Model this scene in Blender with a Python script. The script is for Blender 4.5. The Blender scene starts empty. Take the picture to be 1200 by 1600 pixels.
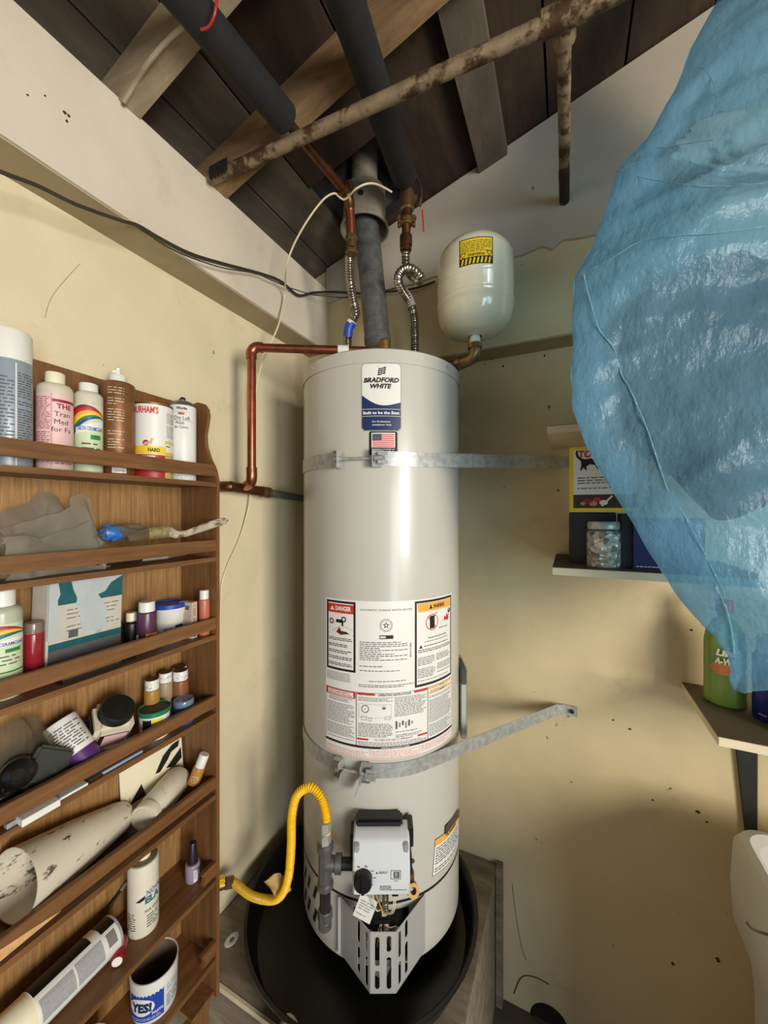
import bpy, bmesh, math, random
from mathutils import Vector, Matrix, noise
random.seed(7)
sc = bpy.context.scene
COL = sc.collection
PI = math.pi

# ------------------------------------------------------------------ camera
EYE = Vector((0.90, -1.30, 1.59)); YAW = math.radians(25.5)
cam_data = bpy.data.cameras.new('camera'); cam = bpy.data.objects.new('camera', cam_data); COL.objects.link(cam)
cam.location = EYE; cam.rotation_euler = (math.radians(90), 0, YAW)
cam_data.sensor_fit = 'VERTICAL'; cam_data.sensor_height = 36.0; cam_data.lens = 36.0 * 600 / 1600
cam_data.clip_start = 0.02
sc.camera = cam

# ------------------------------------------------------------------ world, lamps, exposure
w = bpy.data.worlds.new('sky'); sc.world = w; w.use_nodes = True
bg = w.node_tree.nodes['Background']; bg.inputs['Color'].default_value = (0.62, 0.78, 1.0, 1); bg.inputs['Strength'].default_value = 0.55

def lamp(name, kind, loc, energy, color, rot=(0, 0, 0), **kw):
    d = bpy.data.lights.new(name, kind); o = bpy.data.objects.new(name, d); COL.objects.link(o)
    o.location = loc; o.rotation_euler = rot; d.energy = energy; d.color = color
    for k, v in kw.items(): setattr(d, k, v)
    return o
# cool daylight through the open side door, low on the right, behind the camera
lamp('door_daylight', 'AREA', (2.98, -2.98, 1.0), 34, (0.78, 0.89, 1.0), (math.radians(90), 0, math.radians(64)),
     shape='RECTANGLE', size=0.7, size_y=1.8)
# daylight through the side window in the right wall
lamp('window_daylight', 'AREA', (2.98, -1.95, 1.66), 72, (1.0, 0.93, 0.80), (math.radians(90), 0, math.radians(72)),
     shape='RECTANGLE', size=0.70, size_y=1.0)
sc.view_settings.view_transform = 'Standard'; sc.view_settings.look = 'None'
sc.view_settings.exposure = 0.0; sc.view_settings.gamma = 1.0; sc.view_settings.use_curve_mapping = False
sc.cycles.use_denoising = True
sc.cycles.max_bounces = 8; sc.cycles.diffuse_bounces = 4; sc.cycles.transparent_max_bounces = 12
sc.cycles.caustics_reflective = False; sc.cycles.caustics_refractive = False
sc.cycles.sample_clamp_indirect = 4.0

# ------------------------------------------------------------------ helpers
FW = Vector((-math.sin(YAW), math.cos(YAW), 0)); RT = Vector((math.cos(YAW), math.sin(YAW), 0)); UP = Vector((0, 0, 1))
def ray(px, py): return FW + RT * ((px - 600) / 600.0) + UP * ((800 - py) / 600.0)
def att(px, py, t): return EYE + ray(px, py) * t                      # point at depth t metres
def at(px, py, axis, val):                                            # point on an axis-aligned plane of the room
    d = ray(px, py); i = 'xyz'.index(axis)
    return EYE + d * ((val - EYE[i]) / d[i])

def lin(c):
    c = c / 255.0
    return c / 12.92 if c <= 0.04045 else ((c + 0.055) / 1.055) ** 2.4
def rgb(c): return (lin(c[0]), lin(c[1]), lin(c[2]), 1.0)

MATS = {}
def nt(name):
    m = bpy.data.materials.new(name); m.use_nodes = True
    t = m.node_tree; return m, t, t.nodes['Principled BSDF']
def tex_coord(t, scale=(1, 1, 1)):
    tc = t.nodes.new('ShaderNodeTexCoord'); mp = t.nodes.new('ShaderNodeMapping')
    mp.inputs['Scale'].default_value = scale; t.links.new(tc.outputs['Object'], mp.inputs['Vector']); return mp.outputs['Vector']
def noise_node(t, vec, scale, detail=4.0, rough=0.6):
    n = t.nodes.new('ShaderNodeTexNoise'); n.inputs['Scale'].default_value = scale
    n.inputs['Detail'].default_value = detail; n.inputs['Roughness'].default_value = rough
    t.links.new(vec, n.inputs['Vector']); return n.outputs['Fac']
def ramp(t, fac, stops):
    r = t.nodes.new('ShaderNodeValToRGB'); e = r.color_ramp.elements
    while len(e) < len(stops): e.new(0.5)
    for i, (p, c) in enumerate(stops): e[i].position = p; e[i].color = c
    t.links.new(fac, r.inputs['Fac']); return r.outputs['Color']
def mixc(t, fac, a, b, mode='MIX'):
    m = t.nodes.new('ShaderNodeMix'); m.data_type = 'RGBA'; m.blend_type = mode
    for v, s in ((fac, m.inputs[0]), (a, m.inputs[6]), (b, m.inputs[7])):
        if isinstance(v, bpy.types.NodeSocket): t.links.new(v, s)
        else: s.default_value = v
    return m.outputs[2]
def bump(t, p, fac, strength, dist=0.002):
    b = t.nodes.new('ShaderNodeBump'); b.inputs['Strength'].default_value = strength; b.inputs['Distance'].default_value = dist
    t.links.new(fac, b.inputs['Height']); t.links.new(b.outputs['Normal'], p.inputs['Normal'])

def mat(name, c, rough=0.5, metal=0.0, var=0.12, vs=14, bp=0.0, bs=120, dirt=None, dirt_at=(0.60, 0.72), ds=18, stretch=(1, 1, 1), coat=0.0):
    if name in MATS: return MATS[name]
    m, t, p = nt(name)
    v = tex_coord(t, stretch); n = noise_node(t, v, vs)
    a = rgb(c); lo = tuple(x * (1 - var) for x in a[:3]) + (1,); hi = tuple(min(1, x * (1 + var * 0.6)) for x in a[:3]) + (1,)
    col = ramp(t, n, [(0.3, lo), (0.7, hi)])
    if dirt:
        n2 = noise_node(t, v, ds, 6, 0.7)
        f = ramp(t, n2, [(dirt_at[0], (0, 0, 0, 1)), (dirt_at[1], (1, 1, 1, 1))])
        col = mixc(t, f, col, rgb(dirt))
    t.links.new(col, p.inputs['Base Color'])
    p.inputs['Roughness'].default_value = rough; p.inputs['Metallic'].default_value = metal
    if coat: p.inputs['Coat Weight'].default_value = coat; p.inputs['Coat Roughness'].default_value = 0.06
    if bp: bump(t, p, noise_node(t, v, bs, 5), bp)
    MATS[name] = m; return m

def wood(name, dark, light, stretch, rough=0.55, scale=9, bp=0.25, worn=None):
    if name in MATS: return MATS[name]
    m, t, p = nt(name); v = tex_coord(t, stretch)
    n = noise_node(t, v, scale, 8, 0.72); n2 = noise_node(t, tex_coord(t), 5, 3)
    col = ramp(t, n, [(0.32, rgb(dark)), (0.52, rgb([(a + b) / 2 for a, b in zip(dark, light)])), (0.70, rgb(light))])
    col = mixc(t, 0.5, col, ramp(t, n2, [(0.3, (0.55, 0.55, 0.55, 1)), (0.7, (1, 1, 1, 1))]), 'MULTIPLY')
    if worn:
        n3 = noise_node(t, v, scale * 2.2, 9, 0.8)
        col = mixc(t, ramp(t, n3, [(0.66, (0, 0, 0, 1)), (0.74, (0.8, 0.8, 0.8, 1))]), col, rgb(worn))
    t.links.new(col, p.inputs['Base Color']); p.inputs['Roughness'].default_value = rough
    bump(t, p, n, bp, 0.0015); MATS[name] = m; return m

def film(name, c, alpha=0.5, rough=0.18, bp=0.6, bs=40, transl=0.5):
    """thin plastic film: part clear, part scattering"""
    m, t, p = nt(name); out = t.nodes['Material Output']
    tr = t.nodes.new('ShaderNodeBsdfTransparent'); tr.inputs['Color'].default_value = [min(1, x ** 0.45) for x in rgb(c)[:3]] + [1]
    tl = t.nodes.new('ShaderNodeBsdfTranslucent'); tl.inputs['Color'].default_value = rgb(c)
    p.inputs['Base Color'].default_value = rgb(c); p.inputs['Roughness'].default_value = rough
    v = tex_coord(t, (1, 1, 0.6)); n = noise_node(t, v, bs, 5, 0.55); bump(t, p, n, bp, 0.006)
    n2 = noise_node(t, v, 7, 4, 0.6)
    m1 = t.nodes.new('ShaderNodeMixShader'); m1.inputs[0].default_value = transl
    t.links.new(p.outputs[0], m1.inputs[1]); t.links.new(tl.outputs[0], m1.inputs[2])
    m2 = t.nodes.new('ShaderNodeMixShader')
    mr = t.nodes.new('ShaderNodeMapRange'); mr.inputs[1].default_value = 0.3; mr.inputs[2].default_value = 0.7
    mr.inputs[3].default_value = max(0, alpha - 0.12); mr.inputs[4].default_value = min(1, alpha + 0.12)
    t.links.new(n2, mr.inputs[0]); t.links.new(mr.outputs[0], m2.inputs[0])
    t.links.new(tr.outputs[0], m2.inputs[1]); t.links.new(m1.outputs[0], m2.inputs[2])
    t.links.new(m2.outputs[0], out.inputs['Surface']); MATS[name] = m; return m

def plaster(name, c, stain, seed=0.0, rough=0.75, specks=True, scuff=0.45, wave=0.5):
    m, t, p = nt(name); v = tex_coord(t)
    mp = v.node; mp.inputs['Location'].default_value = (seed, seed * 2, seed)
    n = noise_node(t, v, 2.2, 5, 0.6)
    a = rgb(c); col = ramp(t, n, [(0.3, tuple(x * 0.88 for x in a[:3]) + (1,)), (0.7, a)])
    n2 = noise_node(t, v, 6.5, 7, 0.75)
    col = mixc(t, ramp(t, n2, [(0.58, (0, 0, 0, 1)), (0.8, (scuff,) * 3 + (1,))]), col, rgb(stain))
    if specks:
        n3 = noise_node(t, v, 31, 3, 0.5)
        col = mixc(t, ramp(t, n3, [(0.735, (0, 0, 0, 1)), (0.77, (0.8, 0.8, 0.8, 1))]), col, rgb((96, 82, 60)))
    t.links.new(col, p.inputs['Base Color']); p.inputs['Roughness'].default_value = rough
    nb = noise_node(t, v, 26, 8, 0.65); nl = noise_node(t, v, 3.2, 2, 0.5)
    b1 = t.nodes.new('ShaderNodeBump'); b1.inputs['Strength'].default_value = wave; b1.inputs['Distance'].default_value = 0.05; t.links.new(nl, b1.inputs['Height'])
    b2 = t.nodes.new('ShaderNodeBump'); b2.inputs['Strength'].default_value = 0.25; b2.inputs['Distance'].default_value = 0.004; t.links.new(nb, b2.inputs['Height'])
    t.links.new(b1.outputs['Normal'], b2.inputs['Normal']); t.links.new(b2.outputs['Normal'], p.inputs['Normal'])
    MATS[name] = m; return m

ORG = {}
class MB:
    """collects shapes in WORLD coordinates; build() links them as one mesh object"""
    def __init__(s, m=None): s.v = []; s.f = []; s.mi = []; s.mats = []; s.cur = 0; s.use(m) if m else None
    def use(s, m):
        if m not in s.mats: s.mats.append(m)
        s.cur = s.mats.index(m); return s
    def add(s, vs, fs, M=None):
        o = len(s.v); s.v += [(M @ Vector(x)) if M else Vector(x) for x in vs]
        s.f += [tuple(i + o for i in f) for f in fs]; s.mi += [s.cur] * len(fs); return s
    def box(s, lo, hi, M=None, ch=0.0):
        x0, y0, z0 = lo; x1, y1, z1 = hi
        if ch <= 0:
            vs = [(x, y, z) for x in (x0, x1) for y in (y0, y1) for z in (z0, z1)]
            return s.add(vs, [(0, 1, 3, 2), (4, 6, 7, 5), (0, 4, 5, 1), (2, 3, 7, 6), (0, 2, 6, 4), (1, 5, 7, 3)], M)
        bm = bmesh.new(); bmesh.ops.create_cube(bm, size=1)
        for q in bm.verts: q.co = Vector(((x0 + x1) / 2 + q.co.x * (x1 - x0), (y0 + y1) / 2 + q.co.y * (y1 - y0), (z0 + z1) / 2 + q.co.z * (z1 - z0)))
        bmesh.ops.bevel(bm, geom=bm.edges[:], offset=ch, segments=2, affect='EDGES', clamp_overlap=True)
        bm.verts.index_update(); s.add([q.co.copy() for q in bm.verts], [[q.index for q in f.verts] for f in bm.faces], M); bm.free(); return s
    def lathe(s, prof, M=None, seg=28, closed=False):
        vs = []; fs = []; rings = []
        for r, z in prof:
            if r <= 1e-6: rings.append([len(vs)]); vs.append((0, 0, z))
            else:
                rings.append(list(range(len(vs), len(vs) + seg)))
                vs += [(r * math.cos(2 * PI * k / seg), r * math.sin(2 * PI * k / seg), z) for k in range(seg)]
        pairs = list(zip(rings, rings[1:])) + ([(rings[-1], rings[0])] if closed else [])
        for a, b in pairs:
            for k in range(seg):
                j = (k + 1) % seg
                if len(a) == 1 and len(b) == 1: continue
                if len(a) == 1: fs.append((a[0], b[j], b[k]))
                elif len(b) == 1: fs.append((a[k], a[j], b[0]))
                else: fs.append((a[k], a[j], b[j], b[k]))
        return s.add(vs, fs, M)
    def cyl(s, r, z0, z1, M=None, seg=24, ch=0.0):
        c = min(ch, r * 0.5)
        p = [(0, z0), (r - c, z0), (r, z0 + c), (r, z1 - c), (r - c, z1), (0, z1)] if c else [(0, z0), (r, z0), (r, z1), (0, z1)]
        return s.lathe(p, M, seg)
    def tube(s, pts, rad, seg=10, step=0.01, smooth=True, caps=True):
        pts = [Vector(p) for p in pts]
        if smooth and len(pts) > 2: pts = catmull(pts, step)
        n = len(pts); L = [0.0]
        for a, b in zip(pts, pts[1:]): L.append(L[-1] + (b - a).length)
        tan = [(pts[min(i + 1, n - 1)] - pts[max(i - 1, 0)]).normalized() for i in range(n)]
        ref = Vector((0, 0, 1)) if abs(tan[0].z) < 0.9 else Vector((1, 0, 0))
        nx = (ref - tan[0] * ref.dot(tan[0])).normalized(); vs = []; fs = []
        for i in range(n):
            nx = (nx - tan[i] * nx.dot(tan[i])).normalized(); ny = tan[i].cross(nx)
            r = rad(L[i], L[-1]) if callable(rad) else rad
            vs += [pts[i] + (nx * math.cos(2 * PI * k / seg) + ny * math.sin(2 * PI * k / seg)) * r for k in range(seg)]
        for i in range(n - 1):
            for k in range(seg):
                j = (k + 1) % seg; fs.append((i * seg + k, i * seg + j, (i + 1) * seg + j, (i + 1) * seg + k))
        if caps: fs += [tuple(range(seg))[::-1], tuple(range((n - 1) * seg, n * seg))]
        return s.add(vs, fs)
    def prism(s, poly, lo, hi, M=None, plane='xz'):
        """polygon in a plane, extruded along the third axis from lo to hi"""
        n = len(poly)
        def P(a, b, c): return {'xz': (a, c, b), 'xy': (a, b, c), 'yz': (c, a, b)}[plane]
        vs = [P(a, b, lo) for a, b in poly] + [P(a, b, hi) for a, b in poly]
        fs = [tuple(range(n)), tuple(range(2 * n - 1, n - 1, -1))] + [(i, (i + 1) % n, n + (i + 1) % n, n + i) for i in range(n)]
        return s.add(vs, fs, M)
    def grid(s, fn, nu, nv, wrap=False):
        vs = [fn(i / (nu if wrap else nu - 1), j / (nv - 1)) for j in range(nv) for i in range(nu)]
        fs = []
        for j in range(nv - 1):
            for i in range(nu if wrap else nu - 1):
                k = (i + 1) % nu; fs.append((j * nu + i, j * nu + k, (j + 1) * nu + k, (j + 1) * nu + i))
        return s.add(vs, fs)
    def ribbon(s, pts, h, th, up=UP):
        """flat strap standing on edge along pts; th towards its left"""
        pts = [Vector(p) for p in pts]; n = len(pts); vs = []; fs = []
        for i in range(n):
            tg = (pts[min(i + 1, n - 1)] - pts[max(i - 1, 0)]).normalized(); nn = up.cross(tg).normalized()
            for a, b in ((0, -1), (0, 1), (1, 1), (1, -1)): vs.append(pts[i] + nn * th * a + up * (h / 2) * b)
        for i in range(n - 1):
            for k in range(4): fs.append((4 * i + k, 4 * i + (k + 1) % 4, 4 * i + 4 + (k + 1) % 4, 4 * i + 4 + k))
        fs += [(3, 2, 1, 0), (4 * n - 4, 4 * n - 3, 4 * n - 2, 4 * n - 1)]
        return s.add(vs, fs)
    def build(s, name, parent=None, origin=None, flat=False, normals=True):
        me = bpy.data.meshes.new(name)
        if parent is not None: origin = ORG[parent]
        elif origin is None:
            xs = [p.x for p in s.v]; ys = [p.y for p in s.v]; zs = [p.z for p in s.v]
            origin = Vector(((min(xs) + max(xs)) / 2, (min(ys) + max(ys)) / 2, min(zs)))
        origin = Vector(origin)
        me.from_pydata([p - origin for p in s.v], [], s.f)
        for m in s.mats: me.materials.append(m)
        me.polygons.foreach_set('material_index', s.mi)
        me.polygons.foreach_set('use_smooth', [not flat] * len(s.f)); me.update()
        if normals:
            bm = bmesh.new(); bm.from_mesh(me); bmesh.ops.recalc_face_normals(bm, faces=bm.faces[:]); bm.to_mesh(me); bm.free()
        if not flat: me.set_sharp_from_angle(angle=math.radians(38))
        o = bpy.data.objects.new(name, me); COL.objects.link(o)
        if parent is not None: o.parent = parent
        else: o.location = origin
        ORG[o] = origin; return o

def catmull(pts, step):
    out = []; P = [pts[0] * 2 - pts[1]] + pts + [pts[-1] * 2 - pts[-2]]
    for i in range(1, len(P) - 2):
        a, b, c, d = P[i - 1:i + 3]; n = max(2, int((c - b).length / step))
        for k in range(n):
            t = k / n
            out.append(0.5 * ((2 * b) + (c - a) * t + (2 * a - 5 * b + 4 * c - d) * t * t + (3 * b - a - 3 * c + d) * t ** 3))
    out.append(pts[-1]); return out

def tag(o, label, cat, group=None, kind=None):
    o['label'] = label; o['category'] = cat
    if group: o['group'] = group
    if kind: o['kind'] = kind
    return o
def thing(name, loc, label, cat, group=None):
    o = bpy.data.objects.new(name, None); COL.objects.link(o); o.location = loc; o.empty_display_size = 0.05
    ORG[o] = Vector(loc); return tag(o, label, cat, group)
def struct(o): o['kind'] = 'structure'; return o
def settle(o, z, x0=None, x1=None):
    """stand a thing on height z (and keep it between x0 and x1)"""
    w_ = [o.matrix_basis @ v.co for c in COL.objects if c.parent == o for v in c.data.vertices]
    o.location.z += z + .0005 - min(p.z for p in w_)
    if x0 is not None and min(p.x for p in w_) < x0: o.location.x += x0 - min(p.x for p in w_)
    elif x1 is not None and max(p.x for p in w_) > x1: o.location.x -= max(p.x for p in w_) - x1
def camM(p, z=UP, face=None):
    """frame at p: X to the viewer's right, Y away from the viewer, Z along z"""
    p = Vector(p); z = Vector(z).normalized(); d = (p - (face or EYE)); y = (d - z * d.dot(z)).normalized(); x = y.cross(z)
    return Matrix(((x.x, y.x, z.x, p.x), (x.y, y.y, z.y, p.y), (x.z, y.z, z.z, p.z), (0, 0, 0, 1)))
def frame(p, x, y, z):
    return Matrix(((x[0], y[0], z[0], p[0]), (x[1], y[1], z[1], p[1]), (x[2], y[2], z[2], p[2]), (0, 0, 0, 1)))

TXT = {}
def text_geo(s, bold, italic):
    k = (s, bold, italic)
    if k not in TXT:
        cu = bpy.data.curves.new('t', 'FONT'); cu.body = s; cu.resolution_u = 2; cu.offset = bold; cu.shear = italic
        ob = bpy.data.objects.new('t', cu); me = bpy.data.meshes.new_from_object(ob)
        bm = bmesh.new(); bm.from_mesh(me); bmesh.ops.triangulate(bm, faces=bm.faces[:]); bm.to_mesh(me); bm.free()
        vs = [(q.co.x, q.co.y) for q in me.vertices]; fs = [tuple(p.vertices) for p in me.polygons]
        bpy.data.objects.remove(ob); bpy.data.curves.remove(cu); bpy.data.meshes.remove(me)
        TXT[k] = (vs, fs, min(a for a, b in vs), max(a for a, b in vs))
    return TXT[k]

def clip_u(poly, u0, sg):
    out = []
    for (a, b) in zip(poly, poly[1:] + poly[:1]):
        da, db = (a[0] - u0) * sg, (b[0] - u0) * sg
        if da >= 0: out.append(a)
        if (da > 0 and db < 0) or (da < 0 and db > 0): t = da / (da - db); out.append((u0, a[1] + (b[1] - a[1]) * t))
    return out
class Sheet:
    """flat print: shapes in u (right), v (up), metres; emit() wraps it on a surface"""
    def __init__(s, du=0.012): s.items = []; s.du = du
    def poly(s, pts, m, layer=1): s.items.append(([tuple(p) for p in pts], [tuple(range(len(pts)))], m, layer)); return s
    def rect(s, u0, v0, u1, v1, m, layer=1):
        n = max(1, int(abs(u1 - u0) / s.du + 0.999)); pts = []; fs = []
        for i in range(n + 1): u = u0 + (u1 - u0) * i / n; pts += [(u, v0), (u, v1)]
        for i in range(n): fs.append((2 * i, 2 * i + 2, 2 * i + 3, 2 * i + 1))
        s.items.append((pts, fs, m, layer)); return s
    def frame(s, u0, v0, u1, v1, w_, m, layer=1):
        return s.rect(u0, v0, u1, v0 + w_, m, layer).rect(u0, v1 - w_, u1, v1, m, layer).rect(u0, v0 + w_, u0 + w_, v1 - w_, m, layer).rect(u1 - w_, v0 + w_, u1, v1 - w_, m, layer)
    def disc(s, u, v, r, m, layer=1, n=20, ry=None):
        ry = ry or r
        return s.poly([(u + r * math.cos(2 * PI * k / n), v + ry * math.sin(2 * PI * k / n)) for k in range(n)], m, layer)
    def ring(s, u, v, r, w_, m, layer=1, n=24):
        pts = []; fs = []
        for k in range(n): a = 2 * PI * k / n; pts += [(u + r * math.cos(a), v + r * math.sin(a)), (u + (r - w_) * math.cos(a), v + (r - w_) * math.sin(a))]
        for k in range(n): j = (k + 1) % n; fs.append((2 * k, 2 * j, 2 * j + 1, 2 * k + 1))
        s.items.append((pts, fs, m, layer)); return s
    def line(s, u0, v0, u1, v1, w_, m, layer=2):
        d = Vector((u1 - u0, v1 - v0)).normalized(); n = Vector((-d.y, d.x)) * w_ / 2
        return s.poly([(u0 - n.x, v0 - n.y), (u1 - n.x, v1 - n.y), (u1 + n.x, v1 + n.y), (u0 + n.x, v0 + n.y)], m, layer)
    def text(s, body, u, v, cap, m, align='c', width=None, bold=0.012, italic=0.0, layer=3):
        vs, fs, a, b = text_geo(body, bold, italic); k = cap / 0.70; kx = (width / (b - a)) if width else k
        off = {'c': -(a + b) / 2, 'l': -a, 'r': -b}[align]
        s.items.append(([(u + (x + off) * kx, v + y * k) for x, y in vs], fs, m, layer)); return s
    def print_rows(s, u0, v0, u1, v1, pitch, m, fill=0.45, layer=2, ragged=0.25, gap=0.12):
        """fine print too small to read: rows of word-long dashes"""
        v = v1 - pitch; pts = []; fs = []
        while v >= v0 - 1e-6:
            end = u1 - random.random() * ragged * (u1 - u0) if random.random() < 0.5 else u1; u = u0
            if random.random() > gap:
                while u < end:
                    l = pitch * random.uniform(0.7, 3.0); e = min(u + l, end); k = len(pts)
                    pts += [(u, v), (e, v), (e, v + pitch * fill), (u, v + pitch * fill)]; fs.append((k, k + 1, k + 2, k + 3)); u = e + pitch * 0.45
            v -= pitch
        if pts: s.items.append((pts, fs, m, layer))
        return s
    def bars(s, u0, v0, u1, v1, m, n=16, layer=3, vertical=True):
        a, b = (u0, u1) if vertical else (v0, v1); x = a
        while x < b:
            wd = (b - a) / n * random.choice((0.3, 0.5, 0.9))
            if vertical: s.rect(x, v0, min(x + wd, b), v1, m, layer)
            else: s.rect(u0, x, u1, min(x + wd, b), m, layer)
            x += wd + (b - a) / n * random.choice((0.3, 0.5, 0.8))
        return s
    def emit(s, mb, fn, h0=0.0004, dh=0.00025, strip=None):
        for pts, fs, m, layer in s.items:
            mb.use(m)
            if strip and max(max(pts[i][0] for i in f) - min(pts[i][0] for i in f) for f in fs) > strip:
                q = []; g = []
                for f in fs:
                    poly = [pts[i] for i in f]; a, b = min(p[0] for p in poly), max(p[0] for p in poly)
                    n = max(1, int((b - a) / strip + .999))
                    for k in range(n):
                        c = clip_u(clip_u(poly, a + (b - a) * k / n, 1), a + (b - a) * (k + 1) / n, -1)
                        if len(c) > 2: g.append(tuple(range(len(q), len(q) + len(c)))); q += c
                mb.add([fn(u, v, h0 + dh * layer) for u, v in q], g)
            else: mb.add([fn(u, v, h0 + dh * layer) for u, v in pts], fs)
        return mb
def wrap(M, r, flip=False):
    """sheet (u centred) round a cylinder of radius r standing on frame M, facing the viewer"""
    def fn(u, v, h):
        if flip: u = -u
        a = -PI / 2 + u / r; return M @ Vector(((r + h) * math.cos(a), (r + h) * math.sin(a), v))
    return fn
def flatmap(M):
    return lambda u, v, h: M @ Vector((u, -h, v))
# ------------------------------------------------------------------ materials
PL_L = plaster('plaster_left', (232, 218, 184), (168, 148, 112), 1.3)
PL_B = plaster('plaster_back', (214, 196, 156), (150, 128, 92), 4.1)
PL_W = plaster('plaster_white', (222, 211, 192), (170, 152, 126), 7.7, scuff=0.35)
PL_G = plaster('plaster_gable', (206, 194, 178), (150, 134, 114), 9.2, scuff=0.55)
BEAM_UNDER = plaster('darker_underside', (176, 160, 128), (96, 82, 60), 3.4, scuff=0.7)
CONC = mat('concrete', (96, 90, 82), 0.85, var=0.25, vs=3, bp=0.3, bs=60, dirt=(96, 88, 78))
GROUND = mat('driveway', (150, 146, 138), 0.9, var=0.2, vs=2)
DECK = wood('old_deck_board', (44, 31, 20), (76, 57, 40), (9, 2.2, 9), 0.9, 2.2, 0.5, worn=(104, 90, 74))
DECKG = wood('grey_deck_board', (84, 74, 64), (118, 106, 92), (9, 2.2, 9), 0.85, 2.2, 0.5)
RAFT = wood('rafter_wood', (150, 132, 106), (190, 172, 144), (2.2, 12, 12), 0.8, 2.4, 0.4)
RAFT2 = wood('brown_rafter_wood', (120, 92, 62), (168, 136, 100), (2.2, 12, 12), 0.75, 2.4, 0.4)
PLY = wood('platform_plywood', (112, 100, 84), (168, 154, 134), (3, 14, 14), 0.85, 2.0, 0.3, worn=(80, 70, 58))
TANKP = mat('heater_enamel', (198, 196, 187), 0.30, var=0.03, vs=3, coat=0.22)
TANKC = mat('cream_enamel', (226, 221, 196), 0.2, var=0.03, vs=4, coat=0.6)
SHEET = mat('grey_sheet_steel', (186, 186, 182), 0.32, 0.15, var=0.04, vs=6)
GALV = mat('galvanised_steel', (186, 188, 186), 0.42, 0.45, var=0.28, vs=70, bp=0.08, bs=200)
GALVD = mat('dull_galvanised_pipe', (112, 114, 112), 0.55, 0.55, var=0.35, vs=45, bp=0.15, bs=120, dirt=(70, 66, 60))
VENTM = mat('vent_steel', (168, 160, 144), 0.55, 0.3, var=0.25, vs=16, dirt=(96, 86, 70))
FLASH = mat('dark_flashing', (70, 68, 68), 0.55, 0.4, var=0.3, vs=10)
COPPER = mat('copper', (178, 104, 78), 0.3, 0.9, var=0.22, vs=30, dirt=(112, 62, 46), dirt_at=(0.55, 0.75), ds=22)
COPPERD = mat('old_copper', (116, 78, 54), 0.42, 0.85, var=0.3, vs=40, dirt=(72, 50, 34))
BRASS = mat('brass', (134, 106, 60), 0.5, 0.75, var=0.15, vs=40)
BRONZE = mat('bronze_fitting', (150, 122, 88), 0.38, 0.85, var=0.2, vs=40)
STEEL = mat('stainless_flex', (176, 170, 158), 0.25, 0.95, var=0.1, vs=30)
IRON = mat('black_iron', (62, 60, 60), 0.42, 0.6, var=0.2, vs=50, bp=0.1)
MALL = mat('malleable_iron', (122, 122, 120), 0.42, 0.7, var=0.2, vs=60, bp=0.1)
RUST = mat('rusty_pipe', (150, 132, 106), 0.6, 0.35, var=0.3, vs=26, bp=0.2, bs=90, dirt=(74, 52, 32), dirt_at=(0.47, 0.56), ds=17)
FOAM = mat('black_foam_insulation', (34, 34, 37), 0.8, var=0.2, vs=30, bp=0.25, bs=160)
YELLOW = mat('yellow_gas_hose', (246, 196, 26), 0.38, var=0.06)
BLACKP = mat('black_plastic', (22, 22, 24), 0.38, var=0.15)
PANM = mat('black_drain_pan', (14, 14, 16), 0.35, var=0.3, vs=9, dirt=(44, 42, 40), dirt_at=(0.62, 0.8), ds=7)
WHITEP = mat('white_plastic', (234, 234, 228), 0.35, var=0.04)
WHITEO = mat('off_white_plastic', (222, 214, 194), 0.45, var=0.08, dirt=(170, 156, 128), dirt_at=(0.62, 0.8))
CREAMC = mat('cream_cap', (240, 234, 204), 0.4, var=0.04)
BOXG = mat('control_grey', (208, 212, 216), 0.4, var=0.02)
TUBM = mat('tub_plastic', (196, 194, 186), 0.4, var=0.06, vs=5)
INK = mat('black_ink', (16, 16, 16), 0.6, var=0)
INKG = mat('grey_ink', (92, 92, 94), 0.6, var=0)
INKL = mat('light_grey_ink', (146, 146, 148), 0.6, var=0)
PAPER = mat('white_label', (236, 236, 232), 0.38, var=0.015)
RED = mat('red_ink', (206, 44, 36), 0.5, var=0)
ORANGE = mat('orange_ink', (244, 176, 84), 0.5, var=0)
NAVY = mat('navy_ink', (28, 48, 92), 0.4, var=0)
BLUE = mat('blue_ink', (38, 70, 170), 0.4, var=0)
YELI = mat('yellow_ink', (242, 212, 48), 0.45, var=0)
MAROON = mat('maroon_ink', (150, 30, 62), 0.5, var=0)
GREEN = mat('green_ink', (52, 130, 70), 0.5, var=0)
TEAL = mat('teal_ink', (40, 118, 124), 0.45, var=0.1)
PINK = mat('pink_label', (236, 196, 194), 0.5, var=0.03)
PALEG = mat('pale_green_label', (206, 222, 184), 0.5, var=0.03)
PURPLE = mat('purple_ink', (84, 40, 112), 0.4, var=0.05)
WHITEW = mat('white_wire', (226, 214, 180), 0.35, var=0.05)
CABLE = mat('dark_cable', (58, 52, 42), 0.5, var=0.2)
REDW = mat('red_wire', (190, 40, 40), 0.45, var=0.05)
TAN = mat('tan_paper', (196, 160, 96), 0.7, var=0.15)
WSHELF = mat('white_shelf_edge', (226, 212, 182), 0.55, var=0.08, vs=12, dirt=(150, 128, 96), dirt_at=(0.62, 0.75))
SHTOP = mat('dusty_shelf_top', (96, 84, 64), 0.7, var=0.2, vs=10)
DARKH = mat('dark_hole', (16, 13, 10), 0.9, var=0.2)
DIRT = mat('dirt_clump', (66, 52, 36), 0.95, var=0.4, vs=60)
CRACK = mat('crack_brown', (92, 76, 54), 0.9, var=0.3)  # brown colour of the wall cracks

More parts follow.
